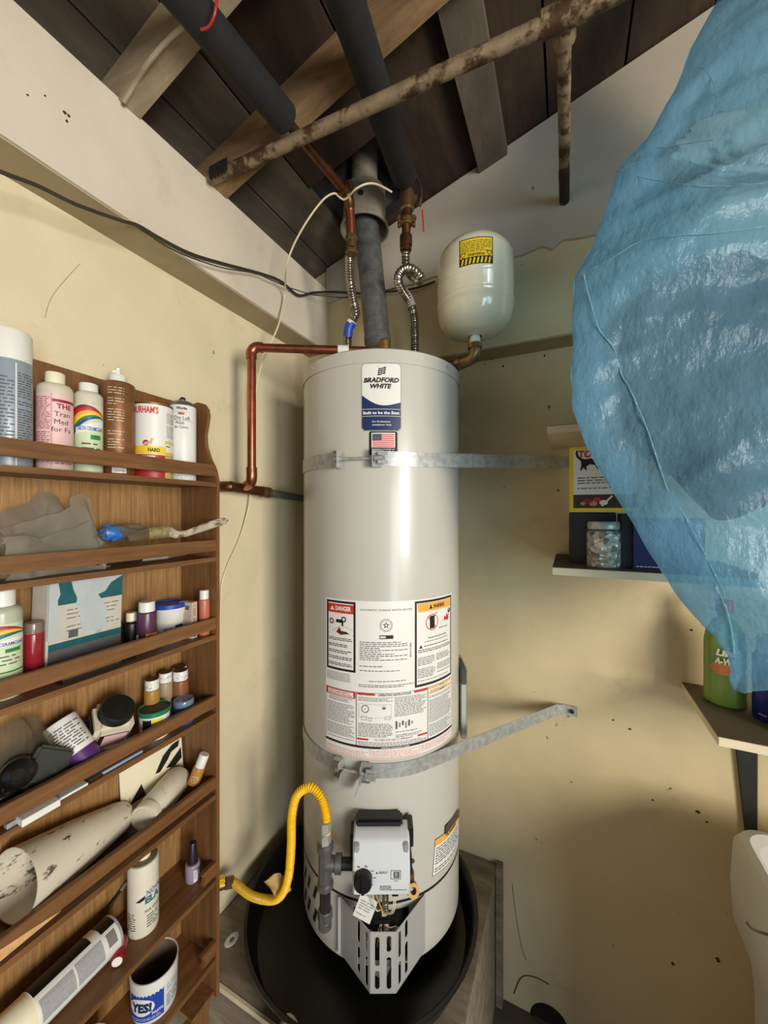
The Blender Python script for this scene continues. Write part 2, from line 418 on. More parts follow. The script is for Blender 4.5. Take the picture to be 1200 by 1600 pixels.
# ------------------------------------------------------------------ room shell (left wall x=0, back wall y=0, floor z=0)
XP, YP = 0.089, -0.089                       # faces of the furred-out upper walls
ZLL, ZLB, ZTL = 2.19, 2.098, 2.42            # ledge undersides left / back, top of left wall
def deck_z(x): return 2.500 + 0.297 * (x - XP)
RX = 3.0; YF = -3.7
struct(MB(CONC).box((-0.15, YF, -0.1), (RX + 0.15, 0.15, 0)).build('floor'))
struct(MB(GROUND).box((-4, -9, -0.12), (7, YF, -0.02)).build('floor'))
wl = struct(MB(PL_L).box((-0.12, YF, 0), (0, 0.12, 2.55)).build('wall_left'))
wb = struct(MB(PL_B).prism([(0, 0), (RX, 0), (RX, deck_z(RX)), (0, deck_z(0))], 0, 0.12).build('wall_back'))
struct(MB(PL_B).box((RX, YF, 0), (RX + .12, -3.4, 3.5)).box((RX, -3.4, 2.05), (RX + .12, -2.56, 3.5)).box((RX, -2.56, 0), (RX + .12, -2.45, 3.5)).box((RX, -2.45, 0), (RX + .12, .12, .95)).box((RX, -2.45, 2.3), (RX + .12, .12, 3.5)).box((RX, -1.45, .95), (RX + .12, .12, 2.3)).build('wall_right'))
# header over the open garage door, behind the camera
struct(MB(PL_B).prism([(0, 2.12), (RX, 2.12), (RX, deck_z(RX)), (0, deck_z(0))], YF, YF + 0.1).box((-0.1, YF, 0), (0.55, YF + 0.1, 2.2)).build('wall_front'))
# upper left: boxed beam with an underside coloured darker than its face
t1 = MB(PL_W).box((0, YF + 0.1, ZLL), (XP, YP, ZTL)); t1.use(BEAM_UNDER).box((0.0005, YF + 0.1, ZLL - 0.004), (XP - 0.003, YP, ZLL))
tr1 = struct(t1.build('trim_1'))
t2 = MB(plaster('plaster_upper_back', (222, 206, 168), (168, 146, 106), 5.5)).prism([(0, ZLB), (RX, ZLB), (RX, deck_z(RX) - .002), (0, deck_z(0) - .002)], YP, -0.0005)
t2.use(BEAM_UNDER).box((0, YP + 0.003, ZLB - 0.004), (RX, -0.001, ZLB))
tr2 = struct(t2.build('trim_2'))
# white gable board with a broken lower edge
rr = random.Random(3); edge = []
x = XP
while x < RX:
    edge.append((x, 2.352 + rr.uniform(-0.010, 0.012) + (0.022 if x < 0.25 else 0))); x += rr.uniform(0.02, 0.06)
edge.append((RX, 2.35))
struct(MB(PL_G).prism(edge + [(RX, deck_z(RX) - .004), (XP, deck_z(XP) - .004)], YP - 0.011, YP - 0.0005).build('trim_3', flat=True))

# roof: felt above, deck boards running back, rafters, a hole for the vent
HX0, HX1, HY0, HY1 = 0.215, 0.455, -0.375, -0.125
SL = math.atan(0.297)
def slab(mb, x0, x1, y0, y1, th, dz=0.0):
    poly = [(x0, deck_z(x0) + dz), (x1, deck_z(x1) + dz), (x1, deck_z(x1) + dz + th), (x0, deck_z(x0) + dz + th)]
    mb.prism(poly, y0, y1)
ce = MB(FLASH)
for a in ((-0.3, HX0, YF - .3, 0.3), (HX1, RX + 0.3, YF - .3, 0.3), (HX0, HX1, YF - .3, HY0), (HX0, HX1, HY1, 0.3)): slab(ce, *a, 0.02, 0.022)
ceil = struct(ce.build('ceiling'))
edges = [-0.2, 0.094, HX0, HX1, 0.66, 0.85, 1.04, 1.23, 1.43, 1.62, 1.82, 2.02, 2.22, 2.45, 2.7, 3.05]
rr = random.Random(5)
for i, (a, b) in enumerate(zip(edges, edges[1:])):
    spans = [(YF, HY0), (HY1, 0.05)] if abs(a - HX0) < 1e-6 else [(YF, 0.05)]
    for y0, y1 in spans:
        mb = MB(DECKG if i in (0, 1) else DECK); slab(mb, a + 0.003, b - 0.003, y0, y1, 0.019, rr.uniform(0, 0.003)); mb.build('roof_board', ceil, flat=True)
mb = MB(DECKG); slab(mb, 0.655, 0.738, -1.0, YP - 0.012, 0.030, -0.031); mb.build('roof_batten', ceil, flat=True)
def rafter(y0, y1, m, x1=RX, depth=0.085):
    z0 = lambda x: deck_z(x) - depth
    mb = MB(m).prism([(0.0, z0(0.0)), (x1, z0(x1)), (x1, deck_z(x1) - .002), (0.0, deck_z(0.0) - .002)], y0, y1); mb.build('rafter', ceil, flat=True)
rafter(-0.835, -0.792, RAFT); rafter(-0.610, -0.565, RAFT2); rafter(-1.45, -1.41, RAFT); rafter(-2.06, -2.02, RAFT); rafter(-2.67, -2.63, RAFT)

# dirt clumps and cracks on the walls (wear with a shape of its own)
rr = random.Random(11)
def clump(px, py, axis, val, r, parent):
    p = at(px, py, axis, val); mb = MB(DIRT); n = 9
    prof = [r * rr.uniform(0.5, 1.2) for _ in range(n)]
    c = p; vs = [c + (Vector((0, -0.004, 0)) if axis == 'y' else Vector((0.004, 0, 0)))]
    for k in range(n):
        a = 2 * PI * k / n; d = prof[k] * .62
        vs.append(c + (Vector((math.cos(a) * d, -0.0006, math.sin(a) * d)) if axis == 'y' else Vector((0.0006, math.cos(a) * d, math.sin(a) * d))))
    mb.add(vs, [(0, k + 1, (k + 1) % n + 1) for k in range(n)]); mb.build('dirt_patch', parent)
for px, py, r in ((783, 556, .011), (786, 572, .006), (850, 545, .009), (851, 556, .006), (770, 562, .004), (757, 569, .004), (872, 766, .006), (1080, 984, .007), (984, 1139, .007), (958, 1125, .005), (893, 1222, .004), (1020, 1250, .005), (1090, 1268, .008), (1104, 1284, .006), (838, 1311, .004), (846, 1317, .003), (1052, 1506, .008), (1122, 1500, .011)):
    clump(px, py, 'y', 0.0, r, wb)
for px, py, r in ((101, 176, .005), (107, 181, .004), (104, 189, .004), (70, 150, .003), (43, 149, .003)):
    clump(px, py, 'x', XP, r, tr1)
def crack(pts, axis, val, r, parent, m=CRACK):
    MB(m).tube([at(px, py, axis, val) for px, py in pts], r, 5, 0.01).build('crack', parent)
crack([(780, 1372), (782, 1440), (779, 1520), (781, 1600)], 'y', -0.001, .0018, wb)
crack([(800, 1380), (806, 1430), (815, 1480), (822, 1500)], 'y', 0.0, .0009, wb)
crack([(803, 1552), (812, 1530), (822, 1524), (840, 1528), (858, 1538)], 'y', 0.0, .0022, wb)
crack([(70, 497), (78, 470), (95, 445), (125, 412)], 'x', 0.0, .00035, wl)
crack([(507, 487), (505, 510), (508, 535)], 'y', YP - .0005, .0015, tr2)
# dark disc coloured as the shade inside a round pipe hole, back wall
p = at(858, 1598, 'y', 0.0); M = frame(p, (1, 0, 0), (0, 0, 1), (0, -1, 0))
MB(DARKH).lathe([(0, 0.001), (0.044, 0.001), (0.044, 0.006), (0.052, 0.006), (0.055, 0.0)], M).build('hole_shade_disc', wb)

# ------------------------------------------------------------------ wooden platform
PZ = 0.435
plat = thing('heater_platform', (0.345, -0.32, 0), 'grey plywood platform under the black drain pan', 'platform')
mb = MB(PLY).box((0.002, -0.622, PZ - 0.018), (0.692, -0.002, PZ), ch=0.002); mb.build('top', plat)
MB(PLY).box((0.672, -0.617, 0), (0.690, -0.004, PZ - 0.018)).build('side_panel', plat)
MB(PLY).box((0.004, -0.617, 0), (0.672, -0.599, PZ - 0.018)).build('front_panel', plat)
MB(WSHELF).box((0.004, -0.6292, PZ - 0.012), (0.690, -0.6222, PZ + 0.0002)).build('edge_strip', plat)
mb = MB(PAPER); M = frame(at(362, 1468, 'z', PZ + .0006), (1, 0, 0), (0, 1, 0), UP); mb.lathe([(.007, 0), (.009, .0008), (.019, .0008), (.021, 0)], M @ Matrix.Scale(.7, 4, (1, 0, 0)), 18); mb.build('paint_blotch', plat)
MB(PLY).box((0.693, -0.030, 0.0), (0.712, -0.001, PZ + 0.012)).build('corner_batten', plat)

# ------------------------------------------------------------------ drain pan
PC = Vector((0.371, -0.331)); PR = 0.322
pan = thing('drain_pan', (PC.x, PC.y, PZ), 'round black plastic drain pan under the water heater', 'drain pan')
Mp = Matrix.Translation((PC.x, PC.y, PZ + 0.0006))
MB(PANM).lathe([(0, 0), (PR - 0.03, 0), (PR - 0.006, 0.062), (PR, 0.066), (PR, 0.070), (PR - 0.008, 0.070), (PR - 0.012, 0.066), (PR - 0.034, 0.004), (0, 0.004)], Mp, 72).build('basin', pan)
p = Vector((PC.x, PC.y, PZ)) + Vector((-0.06, -1, 0)).normalized() * (PR - 0.028)
Mf = frame((p.x, p.y, PZ + 0.03), (1, 0, 0), (0, 0, 1), (-0.06, -1, 0))
MB(WHITEP).lathe([(0, 0), (0.020, 0), (0.020, 0.05), (0.015, 0.05), (0.015, 0.01), (0, 0.01)], Mf, 18).build('drain_fitting', pan)

# ------------------------------------------------------------------ water heater
AX = Vector((0.395, -0.260, 0)); R = 0.2286; ZB, ZT = 0.487, 1.987
wh = thing('water_heater', (AX.x, AX.y, PZ), 'tall pale grey gas water heater standing in the corner', 'water heater')
Ma = Matrix.Translation(AX)
body = MB(TANKP).lathe([(R - 0.004, ZB), (R, ZB + 0.004), (R, 0.640), (R - 0.002, 0.642), (R - 0.002, 0.646), (R, 0.648), (R, ZT - 0.030)], Ma, 96).build('jacket', wh)
MB(TANKP).lathe([(R + 0.0018, ZT - 0.036), (R + 0.0018, ZT - 0.004), (R - 0.003, ZT), (0, ZT + 0.002)], Ma, 96).build('lid', wh)
CF = camM((AX.x, AX.y, 0.0))               # frame on the axis, facing the camera
seam_or_glint = MB(IRON).lathe([(R - .0015, 0.6415), (R + 0.0005, 0.6415), (R + 0.0005, 0.6465), (R - .0015, 0.6465)], Ma, 96); seam_or_glint.build('jacket_seam', wh)
def HF(phi, z, r=R):                        # frame on the jacket: X right, Y inward, Z up
    a = -PI / 2 + math.radians(phi); q = CF.to_3x3()
    n = q @ Vector((math.cos(a), math.sin(a), 0)); tx = q @ Vector((-math.sin(a), math.cos(a), 0))
    return frame(Vector((AX.x, AX.y, z)) + n * r, tx, -n, (0, 0, 1))
for ph in (-52, 48):
    M = HF(ph, ZT - 0.018, R + 0.001); MB(GALV).lathe([(0.005, 0), (0.005, 0.002), (0.003, 0.0035), (0, 0.004)], M @ Matrix.Rotation(PI / 2, 4, 'X'), 10).build('screw', wh)
for k in range(3):
    a = 2 * PI * k / 3 - 1.12; c = AX + Vector((math.cos(a), math.sin(a), 0)) * (R - 0.04)
    MB(SHEET).box((c.x - .02, c.y - .02, PZ + 0.0056), (c.x + .02, c.y + .02, ZB + .002)).build('foot', wh)
MB(SHEET).lathe([(0, ZB), (R - 0.004, ZB)], Ma, 48).build('bottom_plate', wh)
# vent slots low on the jacket
for ph in (-58, -49, -66, -74):
    for z0 in (0.535, 0.595):
        M = HF(ph, z0, R + 0.0006); MB(INK).box((-0.005, -0.0004, -0.020), (0.005, 0.0004, 0.020), M @ Matrix.Rotation(0.35, 4, 'Y')).build('vent_slot', wh)

# brand label
S = Sheet()
W2, H = 0.0485, 0.164
def rrect(u0, v0, u1, v1, r, n=5):
    p = []
    for cx, cy, a0 in ((u1 - r, v0 + r, -90), (u1 - r, v1 - r, 0), (u0 + r, v1 - r, 90), (u0 + r, v0 + r, 180)):
        p += [(cx + r * math.cos(math.radians(a0 + 90 * k / n)), cy + r * math.sin(math.radians(a0 + 90 * k / n))) for k in range(n + 1)]
    return p
def rrect_s(S, u0, v0, u1, v1, r, m, layer):   # rounded plate built of strips so it can bend
    S.rect(u0 + r, v0, u1 - r, v1, m, layer)
    for k in range(4):
        a0 = k / 4; a1 = (k + 1) / 4
        for sgn in (0, 1):
            xa, xb = r * (1 - a0), r * (1 - a1)
            ya, yb = r - math.sqrt(max(0, r * r - (r - r * (1 - a0)) ** 2)) if False else r * (1 - math.sqrt(1 - (a0) ** 2)), r * (1 - math.sqrt(1 - (a1) ** 2))
            if sgn == 0: S.poly([(u0 + r - r * a0, v0 + ya), (u0 + r - r * a0, v1 - ya), (u0 + r - r * a1, v1 - yb), (u0 + r - r * a1, v0 + yb)], m, layer)
            else: S.poly([(u1 - r + r * a0, v0 + ya), (u1 - r + r * a1, v0 + yb), (u1 - r + r * a1, v1 - yb), (u1 - r + r * a0, v1 - ya)], m, layer)
rrect_s(S, -W2, 0, W2, H, 0.009, INKL, 0)
rrect_s(S, -W2 + .0015, .0015, W2 - .0015, H - .0015, 0.008, PAPER, 1)
wave = [(-W2 + .0015 + (2 * W2 - .003) * i / 16, 0.0) for i in range(17)]
for i in range(16):
    def wv(u): q = (u + W2) / (2 * W2); return 0.088 - 0.030 * q - 0.013 * math.sin(q * PI * 1.15) + 0.006 * q * q
    u0, u1 = wave[i][0], wave[i + 1][0]
    lo0 = .0015 + (.006 if i == 0 else 0.0); lo1 = .0015 + (.006 if i == 15 else 0)
    S.poly([(u0, lo0), (u1, lo1), (u1, wv(u1)), (u0, wv(u0))], NAVY, 2)
S.rect(-W2 + .0015, .0520, W2 - .0015, .0529, PAPER, 3).rect(-W2 + .0015, .0352, W2 - .0015, .0361, PAPER, 3)
S.text('Built to be the Best', 0, 0.0405, 0.0068, PAPER, width=0.088, bold=0.03)
S.text('For Professional', -.022, 0.0205, 0.0040, PAPER, 'l', width=0.044, italic=0.2).text('Installation Only', -.022, 0.0128, 0.0040, PAPER, 'l', width=0.047, italic=0.2)
S.text('BRADFORD', 0, 0.1175, 0.0108, INK, width=0.086, bold=0.045, italic=0.22).text('WHITE', -.001, 0.1030, 0.0104, INK, width=0.052, bold=0.045, italic=0.22)
for r_ in range(4):                          # waving chequered emblem
    for c_ in range(3):
        def P(a, b): return (-.0095 + a * .0064 + b * 0.0007, .1345 + b * .0046 - 0.0016 * math.sin(a * 2.0) + 0.0006 * a)
        a0, a1, b0, b1 = c_ + .04, c_ + .92, r_ + .06, r_ + .80
        S.poly([P(a0, b0), P(a1, b0), P(a1, b1), P(a0, b1)], INK, 2)
S.emit(MB(), wrap(CF @ Matrix.Translation((0, 0, 1.786)), R)).build('brand_label', wh, normals=False) if False else None
mb = MB(); S.emit(mb, wrap(CF @ Matrix.Translation((0, 0, 1.786)), R), strip=.006); mb.build('brand_label', wh)
# flag label
S = Sheet(); W2 = 0.0345
rrect_s(S, -W2, 0, W2, 0.058, 0.004, INK, 0)
S.rect(-.0285, .0190, .0285, .0545, PAPER, 1)
for k in range(7): S.rect(-.0265, .0208 + k * .00465, .0265, .0208 + k * .00465 + .0026, RED, 2)
S.rect(-.0265, .0360, -.0040, .0518, mat('flag_blue', (62, 66, 84), 0.5, var=0), 3)
for a in range(5):
    for b in range(4): S.disc(-.0240 + a * .0044, .0385 + b * .0036, .0006, PAPER, 4, 6)
S.text('MANUFACTURED IN', 0, .0130, .0030, PAPER, width=.055).text('AMERICA', 0, .0030, .0074, PAPER, width=.055, bold=.04)
mb = MB(); S.emit(mb, wrap(HF(1.2, 1.727, 0) @ Matrix.Identity(4), R)); mb.build('flag_label', wh)

# big instruction label
S = Sheet(0.012); W2 = 0.1857; T = 0.382
S.rect(-W2, 0, W2, T, PAPER, 0)
def U(px): return -W2 + (px - 130) / (968 - 130) * 2 * W2      # from the label's own left/right edges
def V(f): return T * f
# danger panel
ua, ub = -W2 + .004, -W2 + .088
S.frame(ua, .206, ub, T - .004, .0055, INK, 1).rect(ua + .005, T - .034, ub - .005, T - .012, RED, 1)
S.text('DANGER', (ua + ub) / 2 + .008, T - .0275, .0105, PAPER, width=.044, bold=.04).poly([(ua + .012, T - .028), (ua + .024, T - .028), (ua + .018, T - .017)], PAPER, 2)
S.line(ua + .005, .296, ub - .005, .296, .0018, INK)
# tap over a hand
S.rect(ua + .030, T - .058, ua + .050, T - .050, INK, 2).ring(ua + .016, T - .056, .007, .003, INK, 2).ring(ua + .052, T - .049, .007, .003, INK, 2).rect(ua + .046, T - .066, ua + .051, T - .056, INK, 2)
S.poly([(ua + .030, T - .082), (ua + .040, T - .068), (ua + .046, T - .080), (ua + .070, T - .084), (ua + .062, T - .072 - .012), (ua + .044, T - .088)], mat('dark_red_ink', (132, 24, 30), 0.5, var=0), 2)
S.poly([(ua + .040, T - .084), (ua + .068, T - .0845), (ua + .060, T - .079), (ua + .046, T - .078)], INK, 3)
S.line(ua + .008, T - .074, ua + .040, T - .068, .0007, INKG).line(ua + .018, T - .080, ua + .034, T - .070, .0007, INKG).line(ua + .055, T - .066, ua + .078, T - .074, .0007, INKG)
for k in range(5): S.print_rows(ua + .007, .2165 + k * .0155, ub - .009, .2265 + k * .0155, .0042, INK, .5, gap=0)
S.print_rows(ua, .180, ub - .014, .202, .0031, INKG, .4)
# middle panel
um0, um1 = -W2 + .096, -W2 + .232
S.text('AUTOMATIC STORAGE WATER HEATER', (um0 + um1) / 2, T - .0235, .0046, INK, width=.128, bold=.0)
c = (um0 + um1) / 2 - .001
S.ring(c, T - .058, .0155, .0011, INK).ring(c, T - .058, .0125, .0008, INK)
S.poly([(c + (.0088 if k % 2 == 0 else .0036) * math.sin(PI * k / 5), T - .058 + (.0088 if k % 2 == 0 else .0036) * math.cos(PI * k / 5)) for k in range(10)], INK, 2)
S.disc(c, T - .058, .0026, PAPER, 3)
S.rect(c - .0165, T - .091, c + .0175, T - .082, INK, 1).rect(c - .015, T - .0885, c - .001, T - .0845, PAPER, 2)
S.print_rows(um0 + .002, .236, um1 - .016, T - .096, .0047, INKG, .42, ragged=.6, gap=.12)
S.print_rows(um0 + .002, .222, um0 + .058, .228, .0047, INKG, .42, gap=0).print_rows(um0 + .002, .211, um0 + .100, .217, .0047, INKG, .42, gap=0)
S.bars(um1 - .010, .244, um1 - .006, .278, INKG, 18, 2, vertical=False)
S.print_rows(um0 + .025, .184, um1 - .020, .192, .0045, INKG, .4, gap=0).print_rows(um0, .172, um1 + .002, .182, .0040, INK, .4, gap=0)
# warning panel
uw0, uw1 = W2 - .136, W2 - .003
S.frame(uw0, .166, uw1, T - .004, .0055, INK, 1).rect(uw0 + .008, T - .032, uw1 - .007, T - .0105, ORANGE, 1)
S.text('WARNING', (uw0 + uw1) / 2 + .010, T - .0265, .0100, INK, width=.042, bold=.03).poly([(uw0 + .042, T - .027), (uw0 + .053, T - .027), (uw0 + .0475, T - .016)], INK, 2)
S.rect(uw0 + .044, T - .077, uw0 + .060, T - .045, INK, 2).ring(uw0 + .052, T - .061, .0205, .0022, RED, 3).line(uw0 + .038, T - .046, uw0 + .066, T - .076, .0022, RED, 3)
S.line(uw0 + .060, T - .047, uw0 + .064, T - .038, .0013, INK).line(uw0 + .064, T - .038, uw0 + .070, T - .041, .0013, INK)
S.poly([(uw0 + .078, T - .070), (uw0 + .116, T - .066), (uw0 + .119, T - .044), (uw0 + .112, T - .055), (uw0 + .108, T - .047), (uw0 + .104, T - .058), (uw0 + .098, T - .052), (uw0 + .096, T - .063)], RED, 2)
S.disc(uw0 + .119, T - .042, .006, INK, 3).disc(uw0 + .117, T - .040, .0022, PAPER, 4)
S.text('Flammable Vapors', uw0 + .094, T - .081, .0030, INK, width=.036)
S.line(uw0 + .004, T - .092, uw1 - .004, T - .092, .0016, INK)
S.text('FIRE AND EXPLOSION HAZARD', (uw0 + uw1) / 2 + .006, T - .1005, .0030, INK, width=.066, bold=.02)
S.print_rows(uw0 + .028, T - .110, uw1 - .020, T - .104, .0040, INKG, .42, gap=0)
S.poly([(uw0 + .012, T - .122), (uw0 + .022, T - .122), (uw0 + .017, T - .113)], INK, 2).print_rows(uw0 + .026, T - .121, uw1 - .01, T - .114, .0044, INK, .42, gap=0).print_rows(uw0 + .009, T - .136, uw1 - .008, T - .123, .0044, INK, .42, gap=0)
S.line(uw0 + .004, T - .139, uw1 - .006, T - .139, .0010, INK)
um = (uw0 + uw1) / 2
S.print_rows(uw0 + .008, T - .165, um - .006, T - .142, .0043, INKG, .42, gap=.0).print_rows(um, T - .162, uw1 - .010, T - .142, .0043, INKG, .42, gap=0)
S.print_rows(uw0 + .008, T - .195, um - .004, T - .170, .0041, INKG, .42).print_rows(um + .003, T - .192, uw1 - .010, T - .167, .0041, INKG, .42)
S.line(uw0 + .004, T - .197, uw1 - .004, T - .197, .0012, INK).print_rows(uw0 + .008, T - .204, uw1 - .010, T - .199, .0042, INKG, .4, gap=0).line(uw0 + .004, T - .205, uw1 - .004, T - .205, .0009, INK).print_rows(uw0 + .008, T - .213, uw1 - .010, T - .207, .0042, INKG, .4, gap=0)
# lower label
S.rect(-W2, .0255, W2, .0300, INK, 1)
u1_, u2_ = -W2 + .090, W2 - .098
for a, b in ((-W2 + .002, u1_), (u1_, u2_), (u2_, W2 - .002)): S.frame(a, .0300, b, .160, .0009, INK, 1)
S.rect(-W2 + .003, .1445, -W2 + .009, .159, RED, 2).rect(u1_ - .008, .1445, u1_ - .002, .159, RED, 2).rect(-W2 + .003, .1565, u1_ - .002, .1590, RED, 2).rect(-W2 + .003, .142, u1_ - .002, .1440, RED, 2)
S.text('FOR YOUR SAFETY', (-W2 + u1_) / 2, .1510, .0036, RED, width=.060).text('READ BEFORE OPERATING', (-W2 + u1_) / 2, .1455, .0036, RED, width=.066)
S.line(-W2 + .002, .1295, u1_, .1295, .0010, INK).print_rows(-W2 + .012, .131, u1_ - .010, .141, .0033, INKG, .4, gap=0)
S.print_rows(-W2 + .006, .033, u1_ - .005, .127, .0035, INKG, .42, gap=.10)
S.rect(u1_ + .002, .1540, u1_ + .046, .1590, RED, 2).rect(u2_ - .040, .1540, u2_ - .002, .1590, RED, 2)
S.text('OPERATING INSTRUCTIONS', (u1_ + u2_) / 2 + .003, .1530, .0052, INK, width=.082, bold=.02)
mid = (u1_ + u2_) / 2
S.print_rows(u1_ + .005, .140, mid - .003, .151, .0036, INKG, .42, gap=0).frame(u1_ + .006, .100, mid - .006, .133, .0007, INKL).ring(u1_ + .022, .121, .0095, .0018, INK).disc(u1_ + .022, .121, .0012, INK).ring(mid - .024, .125, .0055, .0009, INKG).rect(mid - .027, .122, mid - .021, .126, INK)
S.frame(u1_ + .012, .094, u1_ + .026, .103, .0008, INK).frame(u1_ + .030, .092, u1_ + .038, .100, .0008, INK).frame(mid - .022, .096, mid - .008, .104, .0008, INKG)
S.print_rows(u1_ + .005, .052, mid - .003, .088, .0038, INKG, .42).print_rows(mid + .002, .102, u2_ - .004, .151, .0037, INKG, .42, gap=.05)
for k in range(6): S.rect(mid + .004 + k * .008, .072 + (k % 3) * .004, mid + .009 + k * .008, .091 - (k % 2) * .004, INKL if k % 2 else INKG, 2)
S.line(mid + .022, .057, mid + .050, .064, .0012, INK).print_rows(mid + .004, .052, u2_ - .004, .068, .0040, INKG, .4, ragged=.7, gap=.3)
S.rect(u1_ + .002, .0450, u1_ + .030, .0495, RED, 2).rect(u2_ - .030, .0450, u2_ - .002, .0495, RED, 2)
S.text('TO TURN OFF GAS TO APPLIANCE', mid, .0452, .0042, MAROON, width=.094, bold=.01)
S.print_rows(u1_ + .004, .032, u2_ - .004, .043, .0035, INKG, .42, gap=0)
for v in (.142, .154): S.rect(u2_ + .003, v, W2 - .005, v + .0042, ORANGE, 2).text('WARNING', (u2_ + W2) / 2, v + .0006, .0030, INK, width=.018)
S.print_rows(u2_ + .008, .1455, W2 - .014, .1525, .0034, INKG, .4, gap=0)
S.print_rows(u2_ + .004, .033, W2 - .006, .138, .0034, INKG, .42, gap=.06)
S.text('CONTROL DIAGNOSTIC CODES', 0, .0262, .0030, PAPER, width=.070, bold=.02)
for k in range(3): a = -W2 + k * 2 * W2 / 3; S.frame(a + .001, .001, a + 2 * W2 / 3 - .001, .0245, .0006, RED, 1).print_rows(a + .004, .003, a + 2 * W2 / 3 - .004, .023, .0040, RED, .28, gap=.1)
mb = MB(); S.emit(mb, wrap(HF(8.6, 0.992, 0), R), .0003, .00012); mb.build('instruction_label', wh)

# small caution sticker and metal tag, low on the right
S = Sheet(.008); S.rect(-.076, -.0015, .076, .0885, INK, 0).rect(-.0745, 0, .0745, .087, PAPER, 1).rect(-.0745, .071, .0745, .087, ORANGE, 2)
S.text('WARNING', .006, .0755, .0080, INK, width=.044, bold=.03).poly([(-.027, .0755), (-.018, .0755), (-.0225, .084)], INK, 3).print_rows(-.069, .006, .066, .068, .0062, INKG, .42, gap=.05)
mb = MB(); wst = wrap(HF(53, 0.664, 0), R); ct, st_ = math.cos(-.11), math.sin(-.11); S.emit(mb, lambda u, v, h: wst(u * ct - v * st_, u * st_ + v * ct, h), strip=.008); o = mb.build('caution_sticker', wh)
M = HF(56, 0.750, R + .0012) @ Matrix.Rotation(.11, 4, 'Y'); MB(mat('tag_plate', (120, 112, 100), .4, .6)).box((-.045, -.0008, 0), (.045, .0, .022), M).build('rating_plate', wh)
# manual in its sleeve on the right side
mb = MB(film('clear_sleeve', (206, 208, 206), .25, bs=30)); M = HF(88, .938, R)
mb.box((-.05, -.020, .0), (.06, -.0005, .205), M, ch=.004); mb.build('manual_sleeve', wh)
MB(PAPER).box((-.045, -.017, .004), (.055, -.004, .155), M).use(BLACKP).box((-.045, -.019, .155), (.055, -.003, .198), M, ch=.003).build('manual', wh)

# --- gas control box
M = HF(0, 0.742, R)                         # X right, -Y to the camera, Z up from its lower edge
ctl = MB(BOXG)
prof = [(-.012, .0), (-.078, .0), (-.080, .004), (-.080, .061), (-.073, .071), (-.072, .073), (-.066, .104), (-.058, .112), (-.030, .117), (-.012, .117)]
bm_ = [(y, z) for y, z in prof]
ctl.prism(bm_, -.064, .064, M, plane='yz')
ctl_o = ctl.build('gas_control', wh); bv = ctl_o.modifiers.new('bevel', 'BEVEL'); bv.width = .005; bv.segments = 2; bv.limit_method = 'ANGLE'; bv.angle_limit = math.radians(50)
MB(BLACKP).box((-.060, -.034, .108), (.050, .0, .131), M, ch=.005).box((-.072, -.045, .03), (-.063, .0, .105), M, ch=.002).build('valve_housing', wh)
MB(BLACKP).box((.0632, -.045, .076), (.074, .0, .119), M, ch=.002).build('side_clip', wh); MB(BLACKP).box((.0632, -.045, .01), (.071, .0, .05), M, ch=.002).build('side_clip', wh)
Mk = M @ Matrix.Translation((-.040, -.0795, .0415)) @ Matrix.Rotation(PI / 2, 4, 'X')
MB(BLACKP).lathe([(.0205, 0), (.0200, .016), (.018, .020), (0, .020)], Mk, 28).box((-.0035, -.017, .018), (.0035, .017, .025), Mk, ch=.001).build('temperature_knob', wh)
S = Sheet()
for k in range(7):
    a = math.radians(150 - k * 38); S.rect(-.040 + .0255 * math.cos(a) - .003, .0415 + .0245 * math.sin(a) - .0005, -.040 + .0255 * math.cos(a) + .003, .0415 + .0245 * math.sin(a) + .0012, INKG, 1)
S.frame(.021, .038, .043, .057, .0009, INK, 1).rect(.027, .0405, .040, .054, INKG, 1).rect(.0295, .044, .0355, .0535, INKL, 2)
S.poly([(-.012, .050), (-.007, .050), (-.0095, .0545)], INK, 1).print_rows(-.005, .049, .017, .056, .0028, INKG, .5, gap=0).print_rows(.028, .0335, .038, .0360, .0024, INKG, .5, gap=0)
S.print_rows(-.003, .0155, .022, .025, .0028, INKG, .45, gap=0).print_rows(-.003, .012, .055, .0165, .0028, INKG, .45, gap=0)
mb = MB(); S.emit(mb, flatmap(M @ Matrix.Translation((0, -.0800, 0)))); mb.build('control_print', ctl_o)
for sx in (-1, 1): MB(GALV).box((sx * .055 - .006, -.0705, .086), (sx * .055 + .006, -.060, .107), M, ch=.002).build('cover_screw', ctl_o)
MB(BLACKP).box((-.048, -.066, -.010), (-.036, -.050, .001), M, ch=.001).build('plug', ctl_o)
MB(BLACKP).box((.024, -.068, -.014), (.038, -.048, .001), M, ch=.001).build('plug', ctl_o)
MB(WHITEP).box((-.030, -.064, -.012), (-.014, -.050, .001), M, ch=.001).build('plug', ctl_o)

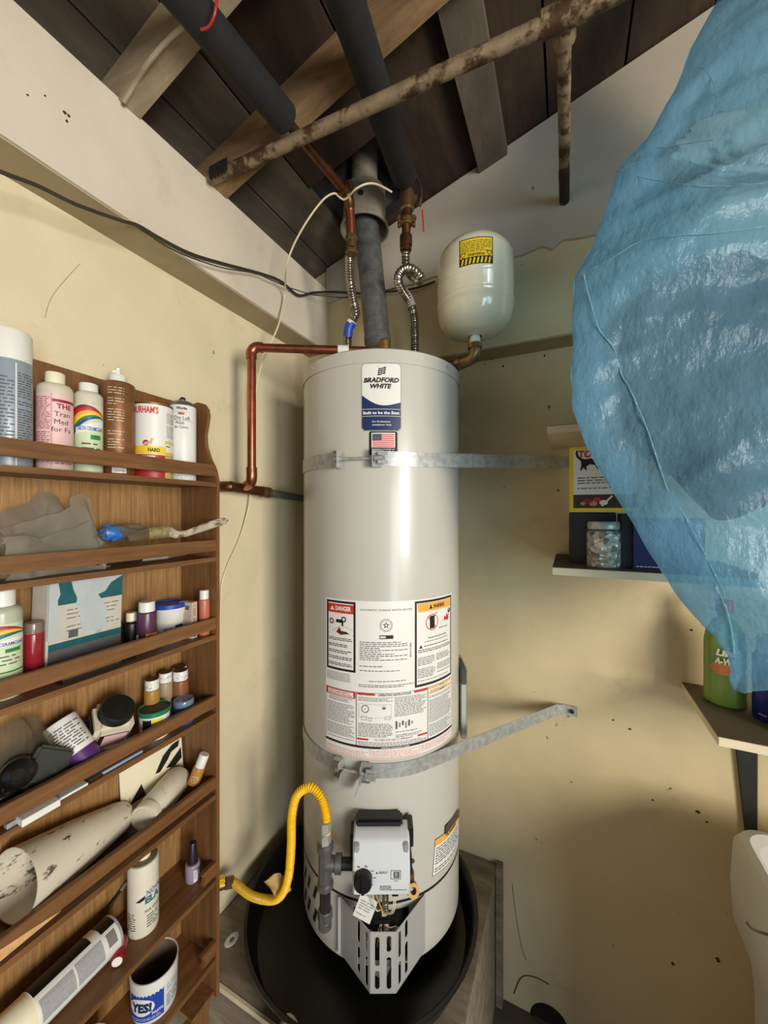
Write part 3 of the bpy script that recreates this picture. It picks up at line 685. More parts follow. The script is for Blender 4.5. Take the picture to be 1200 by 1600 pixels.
# --- burner shroud: folded sheet with slots
def slotted(mb, p00, p10, p01, slots, nu, nv, th=.0012):
    """quad sheet p00 + u*(p10-p00) + v*(p01-p00) with round-ended slots cut out"""
    p00, p10, p01 = Vector(p00), Vector(p10), Vector(p01); eu, ev = p10 - p00, p01 - p00; lu, lv = eu.length, ev.length
    n = eu.cross(ev).normalized() * th; idx = {}; vs = []; fs = []
    def vid(i, j, s):
        k = (i, j, s)
        if k not in idx: idx[k] = len(vs); vs.append(p00 + eu * i / nu + ev * j / nv + n * (s - .5))
        return idx[k]
    def inside(i, j):
        u, v = (i + .5) / nu * lu, (j + .5) / nv * lv
        for su, v0, v1, r in slots:
            c = min(max(v, v0 + r), v1 - r)
            if (u - su) ** 2 + (v - c) ** 2 < r * r: return True
        return False
    hole = {(i, j): inside(i, j) for i in range(nu) for j in range(nv)}
    for (i, j), h in hole.items():
        if h: continue
        a, b, c, d = (i, j), (i + 1, j), (i + 1, j + 1), (i, j + 1)
        fs.append(tuple(vid(*q, 1) for q in (a, b, c, d))); fs.append(tuple(vid(*q, 0) for q in (d, c, b, a)))
        for q0, q1, nb in ((a, b, (i, j - 1)), (b, c, (i + 1, j)), (c, d, (i, j + 1)), (d, a, (i - 1, j))):
            if hole.get(nb, True): fs.append((vid(*q0, 0), vid(*q1, 0), vid(*q1, 1), vid(*q0, 1)))
    mb.add(vs, fs)
SB, ST = 0.503, 0.642
c0 = CF.to_3x3(); base = Vector((AX.x, AX.y, 0)); rx = c0 @ Vector((1, 0, 0)); ry = c0 @ Vector((0, 1, 0))
def HP(lat, dep, z): return base + rx * lat - ry * dep + UP * z          # lateral, out from axis towards camera
NW, ND = 0.029, 0.289
aL = HP(-.100, .209, 0); aR = HP(.108, .204, 0); nL = HP(-NW + .004, ND, 0); nR = HP(NW + .004, ND, 0)
def zz(p, z): return Vector((p.x, p.y, z))
mb = MB(SHEET); h_ = ST - SB; r_ = .0052
slotted(mb, zz(nL, SB), zz(nR, SB), zz(nL, ST), [(.016, .010, .052, r_), (.016, .062, .128, r_), (.042, .010, .082, r_), (.042, .094, .130, r_)], 44, 84)
slotted(mb, zz(aL, SB), zz(nL, SB), zz(aL, ST), [((nL - aL).length - d, a, b, .0048) for d, a, b in ((.012, .008, .074, ), (.012, .086, .130), (.040, .014, .074), (.040, .084, .134))], 90, 64)
slotted(mb, zz(nR, SB), zz(aR, SB), zz(nR, ST), [(d, a, b, .0048) for d, a, b in ((.013, .010, .060), (.013, .072, .130), (.038, .012, .084), (.038, .096, .134))], 90, 64)
mb.build('burner_shroud', wh)
mb = MB(SHEET); mb.box((-.007, -.002, 0), (0, 0, .139), frame(zz(aL, SB), rx, ry, UP)); mb.build('shroud_flange', wh)
# burner opening behind it: dark recess plate, gas tube, pilot wires
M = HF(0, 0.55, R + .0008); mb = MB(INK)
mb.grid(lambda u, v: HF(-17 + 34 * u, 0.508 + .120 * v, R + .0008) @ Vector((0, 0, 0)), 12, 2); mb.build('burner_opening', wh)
MB(STEEL).tube([HP(.006, .285 - .02, .75), HP(.010, .262, .66), HP(.012, .252, .60), HP(.008, .240, .555)], lambda s, L: .0065 + .0012 * math.cos(s * 1500), 10, .001).build('gas_tube', wh)
MB(GALV).cyl(.014, 0, .030, frame(HP(-.030, .232, .575), rx, UP, -ry), 16, .002).cyl(.016, 0, .028, frame(HP(.034, .232, .580), rx, UP, -ry), 16, .002).build('burner_fitting', wh)
mb = MB(BLACKP).box((-.020, -.012, 0), (.020, .012, .016), frame(HP(.002, .262, .640), rx, ry, UP), ch=.003); mb.build('wire_clip', wh)
def wire(pts, m, r=.0014, nm='wire'): MB(m).tube(pts, r, 6, .005).build(nm, wh)
wire([HP(-.022, .286, .738), HP(-.012, .287, .690), HP(.0, .270, .672), HP(.002, .268, .65), HP(-.012, .262, .60), HP(-.018, .250, .56)], WHITEW)
wire([HP(-.018, .286, .738), HP(.001, .284, .688), HP(.006, .270, .665), HP(.004, .268, .65), HP(-.004, .262, .61), HP(-.010, .255, .57)], TAN)
wire([HP(.031, .288, .732), HP(.024, .286, .685), HP(.012, .272, .668), HP(.004, .268, .65), HP(.016, .272, .634), HP(.034, .272, .636)], WHITEW)
wire([HP(.034, .288, .732), HP(.028, .284, .682), HP(.014, .270, .662), HP(.002, .268, .645), HP(.000, .264, .60), HP(.010, .250, .57)], WHITEW)
mb = MB(IRON).tube([HP(.010, .262, .765), HP(.012, .260, .70), HP(.010, .262, .655)], .0055, 8); mb.build('pilot_cable', wh)
mb = MB(PAPER); M = HF(-10, .650, R + .045) @ Matrix.Rotation(.35, 4, 'Y'); mb.box((-.020, -.0006, 0), (.022, .0006, .058), M)
S = Sheet().print_rows(-.015, .006, .017, .050, .0065, INKL, .3); S.emit(mb, flatmap(M @ Matrix.Translation((0, -.0006, 0)))); mb.build('wire_tag', wh)

# --- drain valve, right of the control
M = HF(13.5, .735, R)
mb = MB(BRASS).cyl(.013, 0, .040, M @ Matrix.Rotation(PI / 2, 4, 'X'), 14, .002).cyl(.016, 0.008, .016, M @ Matrix.Rotation(PI / 2, 4, 'X'), 6).box((-.012, -.052, -.016), (.012, -.030, .024), M, ch=.004)
mb.lathe([(.006, .0), (.013, .0), (.015, .004), (.013, .008), (.014, .022), (.007, .022), (.007, .004)], M @ Matrix.Translation((.004, -.048, -.014)) @ Matrix.Rotation(math.radians(62), 4, 'X'), 16, closed=True)
mb.cyl(.006, .02, .040, M @ Matrix.Translation((0, -.040, 0)), 10).box((-.015, -.045, .036), (.015, -.036, .043), M, ch=.002); mb.build('drain_valve', wh)
# ------------------------------------------------------------------ vent and roof jack
TOPZ = ZT
nipL = base - rx * .100; nipR = base + rx * .100
VX, VY = 0.329, -0.243
vent = thing('flue_vent', (AX.x, AX.y, TOPZ), 'grey metal flue pipe rising from the heater top to the roof', 'flue pipe')
fb, ft = Vector((AX.x, AX.y, TOPZ + .002)), Vector((VX, VY, 2.545))
mb = MB(GALVD).tube([fb, fb.lerp(ft, .22), fb.lerp(ft, .225), ft], .0385, 28, smooth=False)
mb.tube([fb, fb + Vector((0, 0, .012))], .046, 28, smooth=False); mb.build('flue_pipe', vent)
d = (ft - fb).normalized(); M1 = camM(fb.lerp(ft, .20), d)
MB(GALVD).lathe([(.0385, 0), (.0405, .002), (.0405, .022), (.0385, .024)], M1, 28).build('pipe_joint', vent)
# double wall vent: open bottomed hood with one screw hole, then the narrower pipe through the roof
Mv = camM((VX, VY, 2.468))
MB(VENTM).lathe([(.070, .001), (.074, .0), (.0755, .0), (.0745, .010), (.0665, .034), (.0645, .118), (.044, .128), (.043, .128), (.062, .114), (.063, .034)], Mv, 40, closed=True).build('vent_hood', vent)
MB(DARKH).lathe([(.0085, 0), (.0085, .0015), (0, .0015)], Mv @ Matrix.Translation((-.012, -.0648, .066)) @ Matrix.Rotation(PI / 2, 4, 'X'), 16).build('screw_hole', vent)
MB(VENTM).lathe([(.040, .11), (.040, .46), (.038, .46), (.038, .11)], Mv, 36, closed=True).build('vent_pipe', vent)
# roof jack: cone of flashing over the hole, gap at its throat shows the sky
zc = deck_z(VX) + .022
jack = struct(MB(FLASH).lathe([(.235, 0.03), (.150, .085), (.062, .20), (.062, .235), (.064, .235), (.064, .198), (.153, .083), (.240, 0.025)], Matrix.Translation((VX + .085, VY + .005, zc - .002)) @ Matrix.Rotation(-SL, 4, 'Y'), 40, closed=True).build('trim_4'))

# ------------------------------------------------------------------ water pipes
RIB = lambda r, a, p: (lambda s, L: r + a * math.cos(s * 2 * PI / p))
def foam_pipe(name, label, A, B, r, rp):
    """black foam sleeve on a copper pipe, A near end over the camera, B the cut end"""
    o = thing(name, B, label, 'pipe'); dv = (B - A).normalized()
    MB(FOAM).tube([A, B - dv * .004, B], lambda s, L: r if s < L - .002 else r * .93, 24, smooth=False).build('foam_sleeve', o); return o
# hot side (left): sleeve ends by the rafter, bare copper runs on to the elbow
E1 = att(545, 306, 1.045); H1 = att(447, 188, .844); D1 = (H1 - E1).normalized()
hot = foam_pipe('hot_water_pipe', 'left overhead pipe in black foam with bare copper end', H1 + D1 * 1.6, H1, .0315, .011)
N1 = Vector((nipL.x, nipL.y, TOPZ))
q = E1; v1 = Vector((N1.x, N1.y, 0)).lerp(Vector((E1.x, E1.y, 0)), .85)
V1a = att(547, 330, 1.06); V1b = att(549, 372, 1.075)
MB(COPPERD).tube([H1, E1 + D1 * .02], .0115, 14, smooth=False).build('copper_run', hot)
mb = MB(COPPERD).tube([E1 + D1 * .030, E1 + D1 * .012, E1 + Vector((0, 0, -.012)), E1.lerp(V1a, .7)], .0145, 14, .004); mb.tube([E1 + D1 * .034, E1 + D1 * .026], .0165, 14, smooth=False)
mb.tube([E1 + Vector((0, 0, .0)), E1 + Vector((.002, .004, .030))], .010, 12, smooth=False).tube([E1 + Vector((0, 0, .028)), E1 + Vector((.0, 0, .034))], .012, 12, smooth=False); mb.build('elbow', hot)
MB(COPPER).tube([E1.lerp(V1a, .6), V1a, V1b], .0128, 14).build('copper_drop', hot)
M = camM(V1b, (0, 0, 1)); mb = MB(BRONZE)
mb.cyl(.0165, -.008, .006, M, 6, .001).cyl(.0135, -.030, -.008, M, 16).cyl(.0175, -.045, -.034, M, 6, .001); mb.build('union_nut', hot)
def flex(name, label, pts, r):
    o = thing(name, pts[-1], label, 'water connector'); pts = [Vector(p) for p in pts]
    MB(STEEL).tube(pts, RIB(r, r * .13, .0072), 14, .0016).build('corrugated_tube', o); return o
fx1 = flex('flex_connector', 'stainless corrugated connector with blue label, left of the flue', [V1b + Vector((0, 0, -.03)), att(546, 400, 1.10), att(547, 440, 1.115), att(553, 475, 1.13), att(556, 489, 1.135), att(551, 500, 1.14), att(545, 512, 1.145), att(543, 530, 1.15), N1 + Vector((0, 0, .02))], .0120)
MB(BLUE).tube([att(550, 503, 1.14), att(545, 513, 1.145), att(543, 527, 1.15)], .0140, 16, .004).build('blue_label', fx1)
MB(PAPER).tube([att(550.5, 502, 1.1398), att(548, 506, 1.1418)], .0143, 16, smooth=False).build('label_edge', fx1)
for P_ in (N1,): MB(STEEL).cyl(.0165, .004, .022, camM(P_), 6, .0012).cyl(.0125, -.002, .03, camM(P_), 14).build('nut', fx1)
# cold side (right)
E2 = att(634, 283, 1.065); N2 = Vector((nipR.x, nipR.y, TOPZ)); A2 = att(540, 0, .68)
D2 = (A2 - E2).normalized()
cold = foam_pipe('cold_water_pipe', 'right overhead pipe wrapped in black foam beside the flue', E2 + D2 * 1.6, E2 + D2 * .012, .0335, .011)
B2 = att(634, 392, 1.105); T2 = att(637, 280, 1.07)
MB(COPPERD).tube([T2 + Vector((0, 0, .02)), B2], .0125, 14, smooth=False).build('copper_drop', cold)
mb = MB(COPPERD)
for f, r, l in ((.03, .017, .014), (.30, .0165, .05), (.50, .0158, .02), (.86, .0178, .030), (.97, .0165, .012)):
    p = T2.lerp(B2, f); MB(COPPERD).cyl(r, -l / 2, l / 2, camM(p), 16, .0015).build('fitting', cold)
p = T2.lerp(B2, .30); mb = MB(BRONZE).cyl(.020, -.028, .028, camM(p), 14, .004); mb.box((.012, -.012, -.010), (.036, .008, .010), camM(p), ch=.003); mb.build('shutoff_valve', cold)
mb = MB(STEEL).box((.034, -.010, -.016), (.040, .004, .010), camM(p), ch=.0015); mb.tube([att(655, 320, 1.06), att(658, 300, 1.06), att(651, 276, 1.06), att(642, 280, 1.06)], .004, 8); mb.build('valve_handle', cold)
MB(REDW).tube([att(660, 328, 1.06), att(661, 345, 1.06), att(662, 361, 1.06)], .0022, 8).build('red_wire_end', cold)
p = T2.lerp(B2, .58); mb = MB(BRASS).cyl(.0175, -.012, .012, camM(p), 16, .002)
for sx in (-1, 1):
    mb.box((sx * .014 - .010, -.012, -.009), (sx * .014 + .010, .010, -.004), camM(p), ch=.001); mb.cyl(.0045, -.016, .016, camM(p) @ Matrix.Translation((sx * .021, 0, 0)), 8); mb.cyl(.007, .004, .012, camM(p) @ Matrix.Translation((sx * .021, 0, 0)), 6)
mb.build('pipe_clamp', cold)
fx2 = flex('flex_connector', 'stainless corrugated connector bent in a loop, right of the flue', [B2, att(634, 405, 1.115), att(635, 418, 1.125), att(643, 430, 1.115), att(654, 438, 1.085), att(656, 432, 1.055), att(646, 422, 1.050), att(634, 420, 1.060), att(625, 427, 1.075), att(622, 439, 1.095), att(628, 453, 1.115), att(639, 470, 1.128), att(646, 490, 1.135), att(648, 515, 1.145), N2 + Vector((0, 0, .02))], .0118)
MB(mat('silver_tape', (186, 184, 182), .4, .2)).tube([att(631, 456, 1.126), att(639, 468, 1.13), att(644, 480, 1.133)], .0138, 16, .004).build('tape_label', fx2)
MB(BRASS).cyl(.0165, .004, .026, camM(N2), 6, .0012).cyl(.0125, -.002, .034, camM(N2), 14).build('nut', fx2)

# ------------------------------------------------------------------ relief valve and its copper discharge pipe
ZR = 2.040
P0 = Vector((0.425, -0.335, ZR)); P1 = Vector((0.121, -0.508, ZR)); P2 = Vector((0.121, -0.508, 1.672)); P3 = Vector((0.058, -0.472, 1.662))
tp = thing('relief_pipe', P0, 'copper relief pipe running left from the heater then down the wall', 'pipe')
u = (P1 - P0).normalized()
MB(COPPER).tube([P0 - u * .0, P1 - u * .02], .0115, 18, smooth=False).build('horizontal_run', tp)
MB(COPPER).tube([P1 - u * .030, P1 - u * .012, P1 + Vector((0, 0, -.012)), P1 + Vector((0, 0, -.032))], .0142, 18, .003).build('elbow', tp)
MB(COPPER).tube([P1 + Vector((0, 0, -.02)), P2 + Vector((0, 0, .02))], .0115, 18, smooth=False).build('vertical_run', tp)
v = (P3 - P2).normalized()
MB(COPPER).tube([P2 + Vector((0, 0, .040)), P2 + Vector((0, 0, .012)), P2 + v * .012, P2 + v * .055], .0142, 18, .003).build('elbow', tp)
T0 = at(359, 760, 'x', .050); T1 = at(408, 768, 'x', .050)
MB(COPPERD).tube([T0, T1], .0150, 18, smooth=False).tube([T0 + Vector((-.045, 0, 0)), T0 + Vector((-.014, 0, 0)), T0 + Vector((0, .012, 0))], .0150, 16, .003).build('tee', tp)
w_ = (T1 - T0).normalized()
MB(BRONZE).tube([T1, T1 + w_ * .018], .0172, 18, smooth=False).tube([T1 + w_ * .022, T1 + w_ * .034], .0175, 18, smooth=False).build('coupling', tp)
MB(GALVD).tube([T1 + w_ * .03, T1 + w_ * .42], .0125, 16, smooth=False).build('wall_pipe', tp)
rv = thing('relief_valve', (P0.x, P0.y, TOPZ), 'brass relief valve on the heater top by the flue', 'valve')
mb = MB(BRASS); M = camM((P0.x + .012, P0.y + .007, TOPZ + .0025)); mb.cyl(.014, 0, .030, M, 16, .002).cyl(.018, .028, .044, M, 6, .002).cyl(.0175, .044, .082, M, 18, .005)
mb.tube([P0 - u * .012, P0 + u * .022], .0150, 16, smooth=False); mb.build('body', rv)
MB(WHITEP).tube([P0 + u * .085, P0 + u * .115], .0135, 16, smooth=False).build('tag_sleeve', rv)

# ------------------------------------------------------------------ expansion tank
TC = att(742, 545, 1.045)
et = thing('expansion_tank', (TC.x, TC.y, 2.066), 'cream expansion tank with yellow warning label on a bronze elbow', 'expansion tank')
r = .1005; Mt = camM((TC.x, TC.y, 2.066))
prof = [(0.018, 0), (.045, .004), (.074, .016), (.092, .036), (r - .001, .060), (r, .070), (r, .079), (r + .0015, .081), (r + .0015, .084), (r - .002, .087), (r, .090), (r, .120), (r + .0015, .122), (r + .0015, .125), (r - .002, .128), (r, .131), (r, .200), (r - .004, .214), (r - .016, .230), (.07, .242), (.04, .248), (0, .250)]
MB(TANKC).lathe(prof, Mt, 64).build('shell', et)
S = Sheet(.008); k = .0415
S.rect(-k, 0, k, .066, INK, 0).rect(-k + .0025, .019, k - .0025, .0635, YELI, 1)
S.print_rows(-k + .005, .031, k - .005, .061, .0042, INK, .38, gap=0).print_rows(-k + .024, .020, k - .022, .0225, .002, YELI, .5)
for i in range(8): u0 = -k + .004 + i * .0095; S.poly([(u0, .002), (u0 + .0048, .002), (u0 + .0078, .0165), (u0 + .003, .0165)], YELI, 1)
S.rect(-.026, .0185, .026, .0290, YELI, 2)
S2 = Sheet(.008).text('WARNING', 0, -.0275, .0075, INK, width=.042, bold=.02)
for sx in (-1, 1): S.poly([(sx * .032 - .008, .0305), (sx * .032 + .008, .0305), (sx * .032, .017)], INK, 3).poly([(sx * .032 - .0055, .0290), (sx * .032 + .0055, .0290), (sx * .032, .0195)], YELI, 4)
mb = MB(); fw_ = wrap(Mt @ Matrix.Translation((0, 0, .136)) @ Matrix.Rotation(.03, 4, 'Z'), r); S2.emit(mb, lambda u, v, h: fw_(-u, -v, h), strip=.006)
S.emit(mb, fw_, strip=.006); mb.build('warning_label', et)
MB(WHITEP).cyl(.0145, -.024, .004, Mt, 16).build('nipple', et)
C1 = Vector((TC.x, TC.y, 2.020)); G = Vector((N2.x + .02, N2.y + .01, 2.010)); g = (G - C1).normalized()
MB(BRONZE).tube([C1 + Vector((0, 0, .028)), C1 + Vector((0, 0, .004)), C1 + g * .014 + Vector((0, 0, -.010)), C1 + g * .050 + Vector((0, 0, -.010))], .0165, 18, .003).cyl(.0195, .012, .026, camM(C1), 18, .002).tube([C1 + g * .040 + Vector((0, 0, -.010)), C1 + g * .054 + Vector((0, 0, -.010))], .0195, 18, smooth=False).build('elbow', et)
MB(COPPERD).tube([C1 + g * .05 + Vector((0, 0, -.010)), G], .0125, 16, smooth=False).build('copper_branch', et)

# ------------------------------------------------------------------ earthquake straps
def strap(label, z, anchor_z, zb, phiA, phiB, tilt=0.0):
    o = thing('strap', (AX.x, AX.y, z), label, 'strap', 'galvanised straps round the water heater')
    RS = R + .0028; hh = .0355
    P = lambda ph: Vector((0, 0, 0)) + HF(ph, z, RS).translation
    # left piece: from behind the heater round to the left bracket
    pts = [P(-150 + i * (phiA + 150) / 30) for i in range(31)]
    mb = MB(GALV).ribbon(pts, hh, .0014); mb.build('band', o)
    An = Vector((0.905, -0.002, anchor_z)); cx = Vector((AX.x, AX.y)); dd = Vector((An.x, An.y)) - cx; dist = dd.length
    best = None
    for ph10 in range(200, 1300):
        q = HF(ph10 / 10, z, RS).translation; nrm = (Vector((q.x, q.y)) - cx).normalized()
        e = abs((Vector((An.x, An.y)) - Vector((q.x, q.y))).dot(nrm))
        if best is None or e < best[0]: best = (e, ph10 / 10)
    tg = best[1]
    pts = [P(phiB + i * (tg - phiB) / 16) for i in range(17)]
    end = An + Vector((-.030, -.012, 0)); q0 = pts[-1]
    pts += [q0.lerp(end, k / 6) for k in range(1, 7)]
    MB(GALV).ribbon(pts, hh, .0014).build('band', o)
    mb = MB(GALV).ribbon([end, An + Vector((-.012, -.0035, 0)), An + Vector((.022, -.0035, 0))], hh * .86, .0014); mb.build('anchor_tab', o)
    MB(IRON).cyl(.006, 0, .006, frame(An + Vector((.008, -.004, 0)), (1, 0, 0), (0, 0, 1), (0, -1, 0)), 8).build('anchor_screw', o)
    for ph, s in ((phiA, 1), (phiB, -1)):
        M = HF(ph, z, R + .001)
        mb = MB(GALV).box((-.011, -.0065, -.021), (.011, -.004, .021), M, ch=.0006)
        mb.box((s * .010 - .0012, -.028, -.021), (s * .010 + .0012, -.004, .021), M, ch=.0006)
        for sz in (-1, 1): mb.box((-.011, -.017, sz * .0205 - .001), (.011, -.004, sz * .0205 + .001), M)
        if s < 0:
            for sz in (-1, 1): mb.box((.002, -.020, sz * .010 - .004), (.026, -.016, sz * .010 + .004), M, ch=.0008)
        mb.build('clamp_bracket', o)
    a, b = HF(phiA, z, R + .018) @ Vector((-.002, 0, 0)), HF(phiB, z, R + .018) @ Vector((.020, 0, 0))
    mb = MB(GALV).tube([a, b], .0035, 10, smooth=False).tube([a, a.lerp(b, .14)], .0075, 6, smooth=False).tube([b.lerp(a, .05), b.lerp(a, .2)], .0075, 6, smooth=False); mb.build('bolt', o)
    return o
strap('galvanised strap clamped round the heater below the flag label', 1.7185, 1.742, 0, -27, -2.5)
s2 = strap('galvanised strap clamped round the heater below the instruction label', .966, .987, 0, -26, -9)
for ph, l in ((-22.5, -.028), (-12, .0)):
    M = HF(ph, .950, R + .010); MB(GALV).box((-.0010, -.030, -.030), (.0010, .0, .018), M @ Matrix.Rotation(.25, 4, 'Y') @ Matrix.Rotation(-.2, 4, 'X')).build('wing_tab', s2)

# ------------------------------------------------------------------ gas line
gt = thing('gas_tee', att(507, 1345, .885), 'black iron gas tee with drip leg left of the control', 'pipe fitting')
tc = att(508, 1349, .885); xr = (HF(0, .8, R) @ Vector((1, 0, 0)) - HF(0, .8, R).translation).normalized()
mb = MB(MALL).cyl(.0155, -.052, .046, camM(tc), 18, .002).cyl(.019, .030, .048, camM(tc), 18, .003).cyl(.019, -.056, -.040, camM(tc), 18, .003)
end = M = HF(0, 0, 0); box_l = HP(-.064, .275, tc.z)
dirx = (HP(-.060, .272, tc.z) - tc); dirx.z = 0; dirx.normalize()
mb.tube([tc, tc + dirx * .036], .0155, 18, smooth=False).tube([tc + dirx * .024, tc + dirx * .038], .0195, 18, smooth=False); mb.build('tee', gt)
MB(IRON).tube([tc + dirx * .036, HP(-.060, .272, tc.z)], .0125, 16, smooth=False).build('nipple', gt)
MB(IRON).cyl(.0125, -.110, -.050, camM(tc), 16).build('drip_leg', gt)
MB(MALL).cyl(.0172, -.128, -.104, camM(tc), 8, .002).cyl(.015, -.150, -.126, camM(tc), 16, .004).build('cap', gt)
gh = thing('gas_hose', tc + Vector((0, 0, .05)), 'yellow corrugated gas hose looping up beside the heater', 'hose')
Hn = tc + Vector((0, 0, .046))
MB(GALV).cyl(.014, 0, .022, camM(Hn), 6, .001).cyl(.011, .02, .034, camM(Hn), 14).cyl(.0145, .030, .050, camM(Hn), 6, .001).build('hose_nut', gh)
W0 = at(352, 1380, 'x', 0.052); hp = [W0 + Vector((.012, .016, -.004)), att(392, 1399, 1.02), att(424, 1406, .99), att(441, 1396, .965), att(451, 1368, .945), att(455, 1320, .925), att(456, 1275, .915), att(464, 1243, .91), att(484, 1230, .905), att(501, 1245, .895), att(509, 1272, .89), att(510, 1300, .886), Hn + Vector((0, 0, .045))]
MB(YELLOW).tube(hp, RIB(.0093, .0014, .0054), 14, .00125).build('corrugated_tube', gh)
mb = MB(TAN); M = camM(att(434, 1392, .955)) @ Matrix.Rotation(-.5, 4, 'Y')
mb.grid(lambda u, v: M @ Vector((-.020 + .040 * u, .016 + .004 * math.sin(u * 6 + v * 4), -.024 + .058 * v - .010 * u)), 8, 8); o = mb.build('hose_tag', gh)
sm = o.modifiers.new('s', 'SOLIDIFY'); sm.thickness = .0008
gv = thing('gas_cock', W0, 'brass gas shutoff with yellow lever on the left wall', 'valve')
mb = MB(BRONZE).tube([Vector((0.001, W0.y - .03, W0.z)), Vector((.030, W0.y - .022, W0.z)), W0], .013, 14, .003).tube([W0, W0 + Vector((.012, .016, -.004))], .0155, 6, smooth=False); mb.build('body', gv)
MB(YELLOW).box((-.020, -.012, .012), (.020, .012, .026), camM(W0 + Vector((-.008, -.02, 0))), ch=.004).build('lever', gv)

# ------------------------------------------------------------------ overhead galvanised pipe with a branch through the gable
PA = Vector((0.085, -0.618, 2.425)); PB = Vector((1.02, -0.572, 2.437)); PCc = Vector((.895, -0.578, 2.436))
rp = thing('rusty_pipe', PCc, 'rusty galvanised pipe under the rafters from the left wall', 'pipe')
MB(RUST).tube([PA, PB + Vector((.9, .04, 0))], .0138, 14, smooth=False).build('pipe', rp)
MB(RUST).tube([PCc - Vector((.035, 0, 0)), PCc + Vector((.035, 0, 0))], .020, 14, smooth=False).tube([PCc, PCc + Vector((0, .04, .001))], .020, 14, smooth=False).build('tee', rp)
MB(RUST).tube([PCc, Vector((.893, YP - .012, 2.470))], .0128, 14, smooth=False).build('branch', rp)
MB(mat('rust_brown', (58, 42, 28), .8, .2, var=.4, vs=50)).tube([Vector((.893, YP - .13, 2.4605)), Vector((.893, YP - .011, 2.470))], .0134, 14, smooth=False).build('rusty_end', rp)
hg = thing('pipe_hanger', PA, 'dark notched hanger strap holding the rusty pipe by the left wall', 'bracket')
mb = MB(IRON).box((-.004, -.020, -.018), (.055, -.0165, .010), frame(PA + Vector((.03, 0, -.002)), (1, 0, 0), (0, 1, 0), (0, 0, 1)))
for k in range(5): mb.box((k * .011, -.021, -.024), (k * .011 + .005, -.0165, -.016), Matrix.Translation(PA + Vector((.03, 0, -.002))))
mb.build('strip', hg)

# ------------------------------------------------------------------ loose cables
def cable(name, label, pts, r, m, step=.01):
    mb = MB(m).tube(pts, r, 8, step); return tag(mb.build(name), label, 'cable')
XF = XP + .008
pc = [at(-40, 246, 'x', XF), at(0, 268, 'x', XF + .004), at(60, 291, 'x', XF), at(120, 320, 'x', XF), at(190, 345, 'x', XF), at(215, 352, 'x', XF), at(255, 375, 'x', XF), at(300, 397, 'x', XF), at(350, 412, 'x', XF), at(410, 428, 'x', XF), at(440, 440, 'x', XF), at(466, 461, 'x', XF + .004), at(490, 457, 'x', XF + .01), at(520, 456, 'y', YP - .022), at(570, 458, 'y', YP - .022), at(640, 452, 'y', YP - .022), at(680, 440, 'y', YP - .016)]
cable('black_cable', 'dark cable draped along the left beam into the corner', pc, .0034, CABLE)
XF = XP + .017
pc2 = [at(240, 372, 'x', XF), at(262, 386, 'x', XF + .003), at(300, 403, 'x', XF + .004), at(350, 419, 'x', XF + .004), at(400, 427, 'x', XF + .004), at(420, 436, 'x', XF + .004), at(460, 452, 'x', XF + .01), at(500, 462, 'x', XF + .03), at(560, 464, 'y', YP - .03), at(625, 448, 'y', YP - .03)]
cable('thin_cable', 'thinner dark wire sagging below the black cable in the corner', pc2, .0016, CABLE)
wv = [att(612, 300, 1.05), att(600, 293, 1.03), att(585, 287, 1.0), att(570, 288, .99), att(555, 296, .995), att(545, 307, 1.02), att(537, 312, 1.03), att(528, 306, 1.03), att(522, 302, 1.02), att(505, 312, 1.02), att(480, 345, 1.03), att(458, 385, 1.06), att(447, 420, 1.09), at(445, 460, 'x', XP + .02), at(436, 505, 'x', XP + .02), at(421, 540, 'x', .082), at(409, 570, 'x', .075), at(401, 605, 'x', .07), at(399, 640, 'x', .06), at(398, 700, 'x', .03), at(392, 768, 'x', .022), at(388, 795, 'x', .014), at(375, 840, 'x', .008), at(357, 880, 'x', .006), at(347, 912, 'x', .005), at(345, 950, 'x', .005), at(344, 1010, 'x', .005), at(340, 1080, 'x', .005)]
cable('white_wire', 'thin pale wire looping from the hot pipe down the left wall', wv, .0025, WHITEW, .006)
gc = [att(345, -30, .72), att(322, 12, .74), at(297, 32, 'y', -.84), at(262, 63, 'y', -.84), at(232, 98, 'y', -.84), at(212, 130, 'y', -.83), at(193, 160, 'x', XP + .012)]
cable('grey_cable', 'grey flat cable stapled over the nearest rafter', gc, .0042, mat('grey_cable', (168, 156, 134), .6))
cable('red_wire', 'short red wire bent over the left foam pipe', [att(340, -20, 0.6349), att(338, 8, 0.6301), att(333, 30, 0.6349), att(325, 43, 0.6445), att(314, 46, 0.6493)], .0022, REDW)
# ------------------------------------------------------------------ brown wall shelf unit on the left wall
WY = wood('brown_wood_long', (104, 68, 36), (146, 102, 60), (30, 2.4, 30), 0.5, 2.4, 0.2, worn=(176, 130, 84))
WZ = wood('brown_wood_upright', (108, 72, 40), (150, 106, 64), (30, 30, 2.4), 0.5, 2.4, 0.2)
WB = wood('brown_back_panel', (136, 98, 56), (192, 148, 94), (60, 60, 3), 0.55, 2.6, 0.15)
SPLIT = mat('raw_split_wood', (214, 168, 112), .75, var=.2, vs=60)
SY0, SY1, SD = -1.32, -0.630, 0.138
SH = [1.661, 1.482, 1.295, 1.107, .911, .705, .515]
sh = thing('shelf_unit', (0.07, -0.97, .42), 'narrow brown wooden shelf unit with front rails on the left wall', 'shelf unit')
MB(WB).box((.003, SY0, .44), (.011, SY1 - .009, 1.68)).build('back_panel', sh)
MB(WZ).prism([(SY0, 1.68), (SY1 - .009, 1.68), (SY1 - .009, 1.868), (SY1 - .05, 1.868), (SY0, 1.880)], .003, .011, plane='yz').build('top_back', sh)
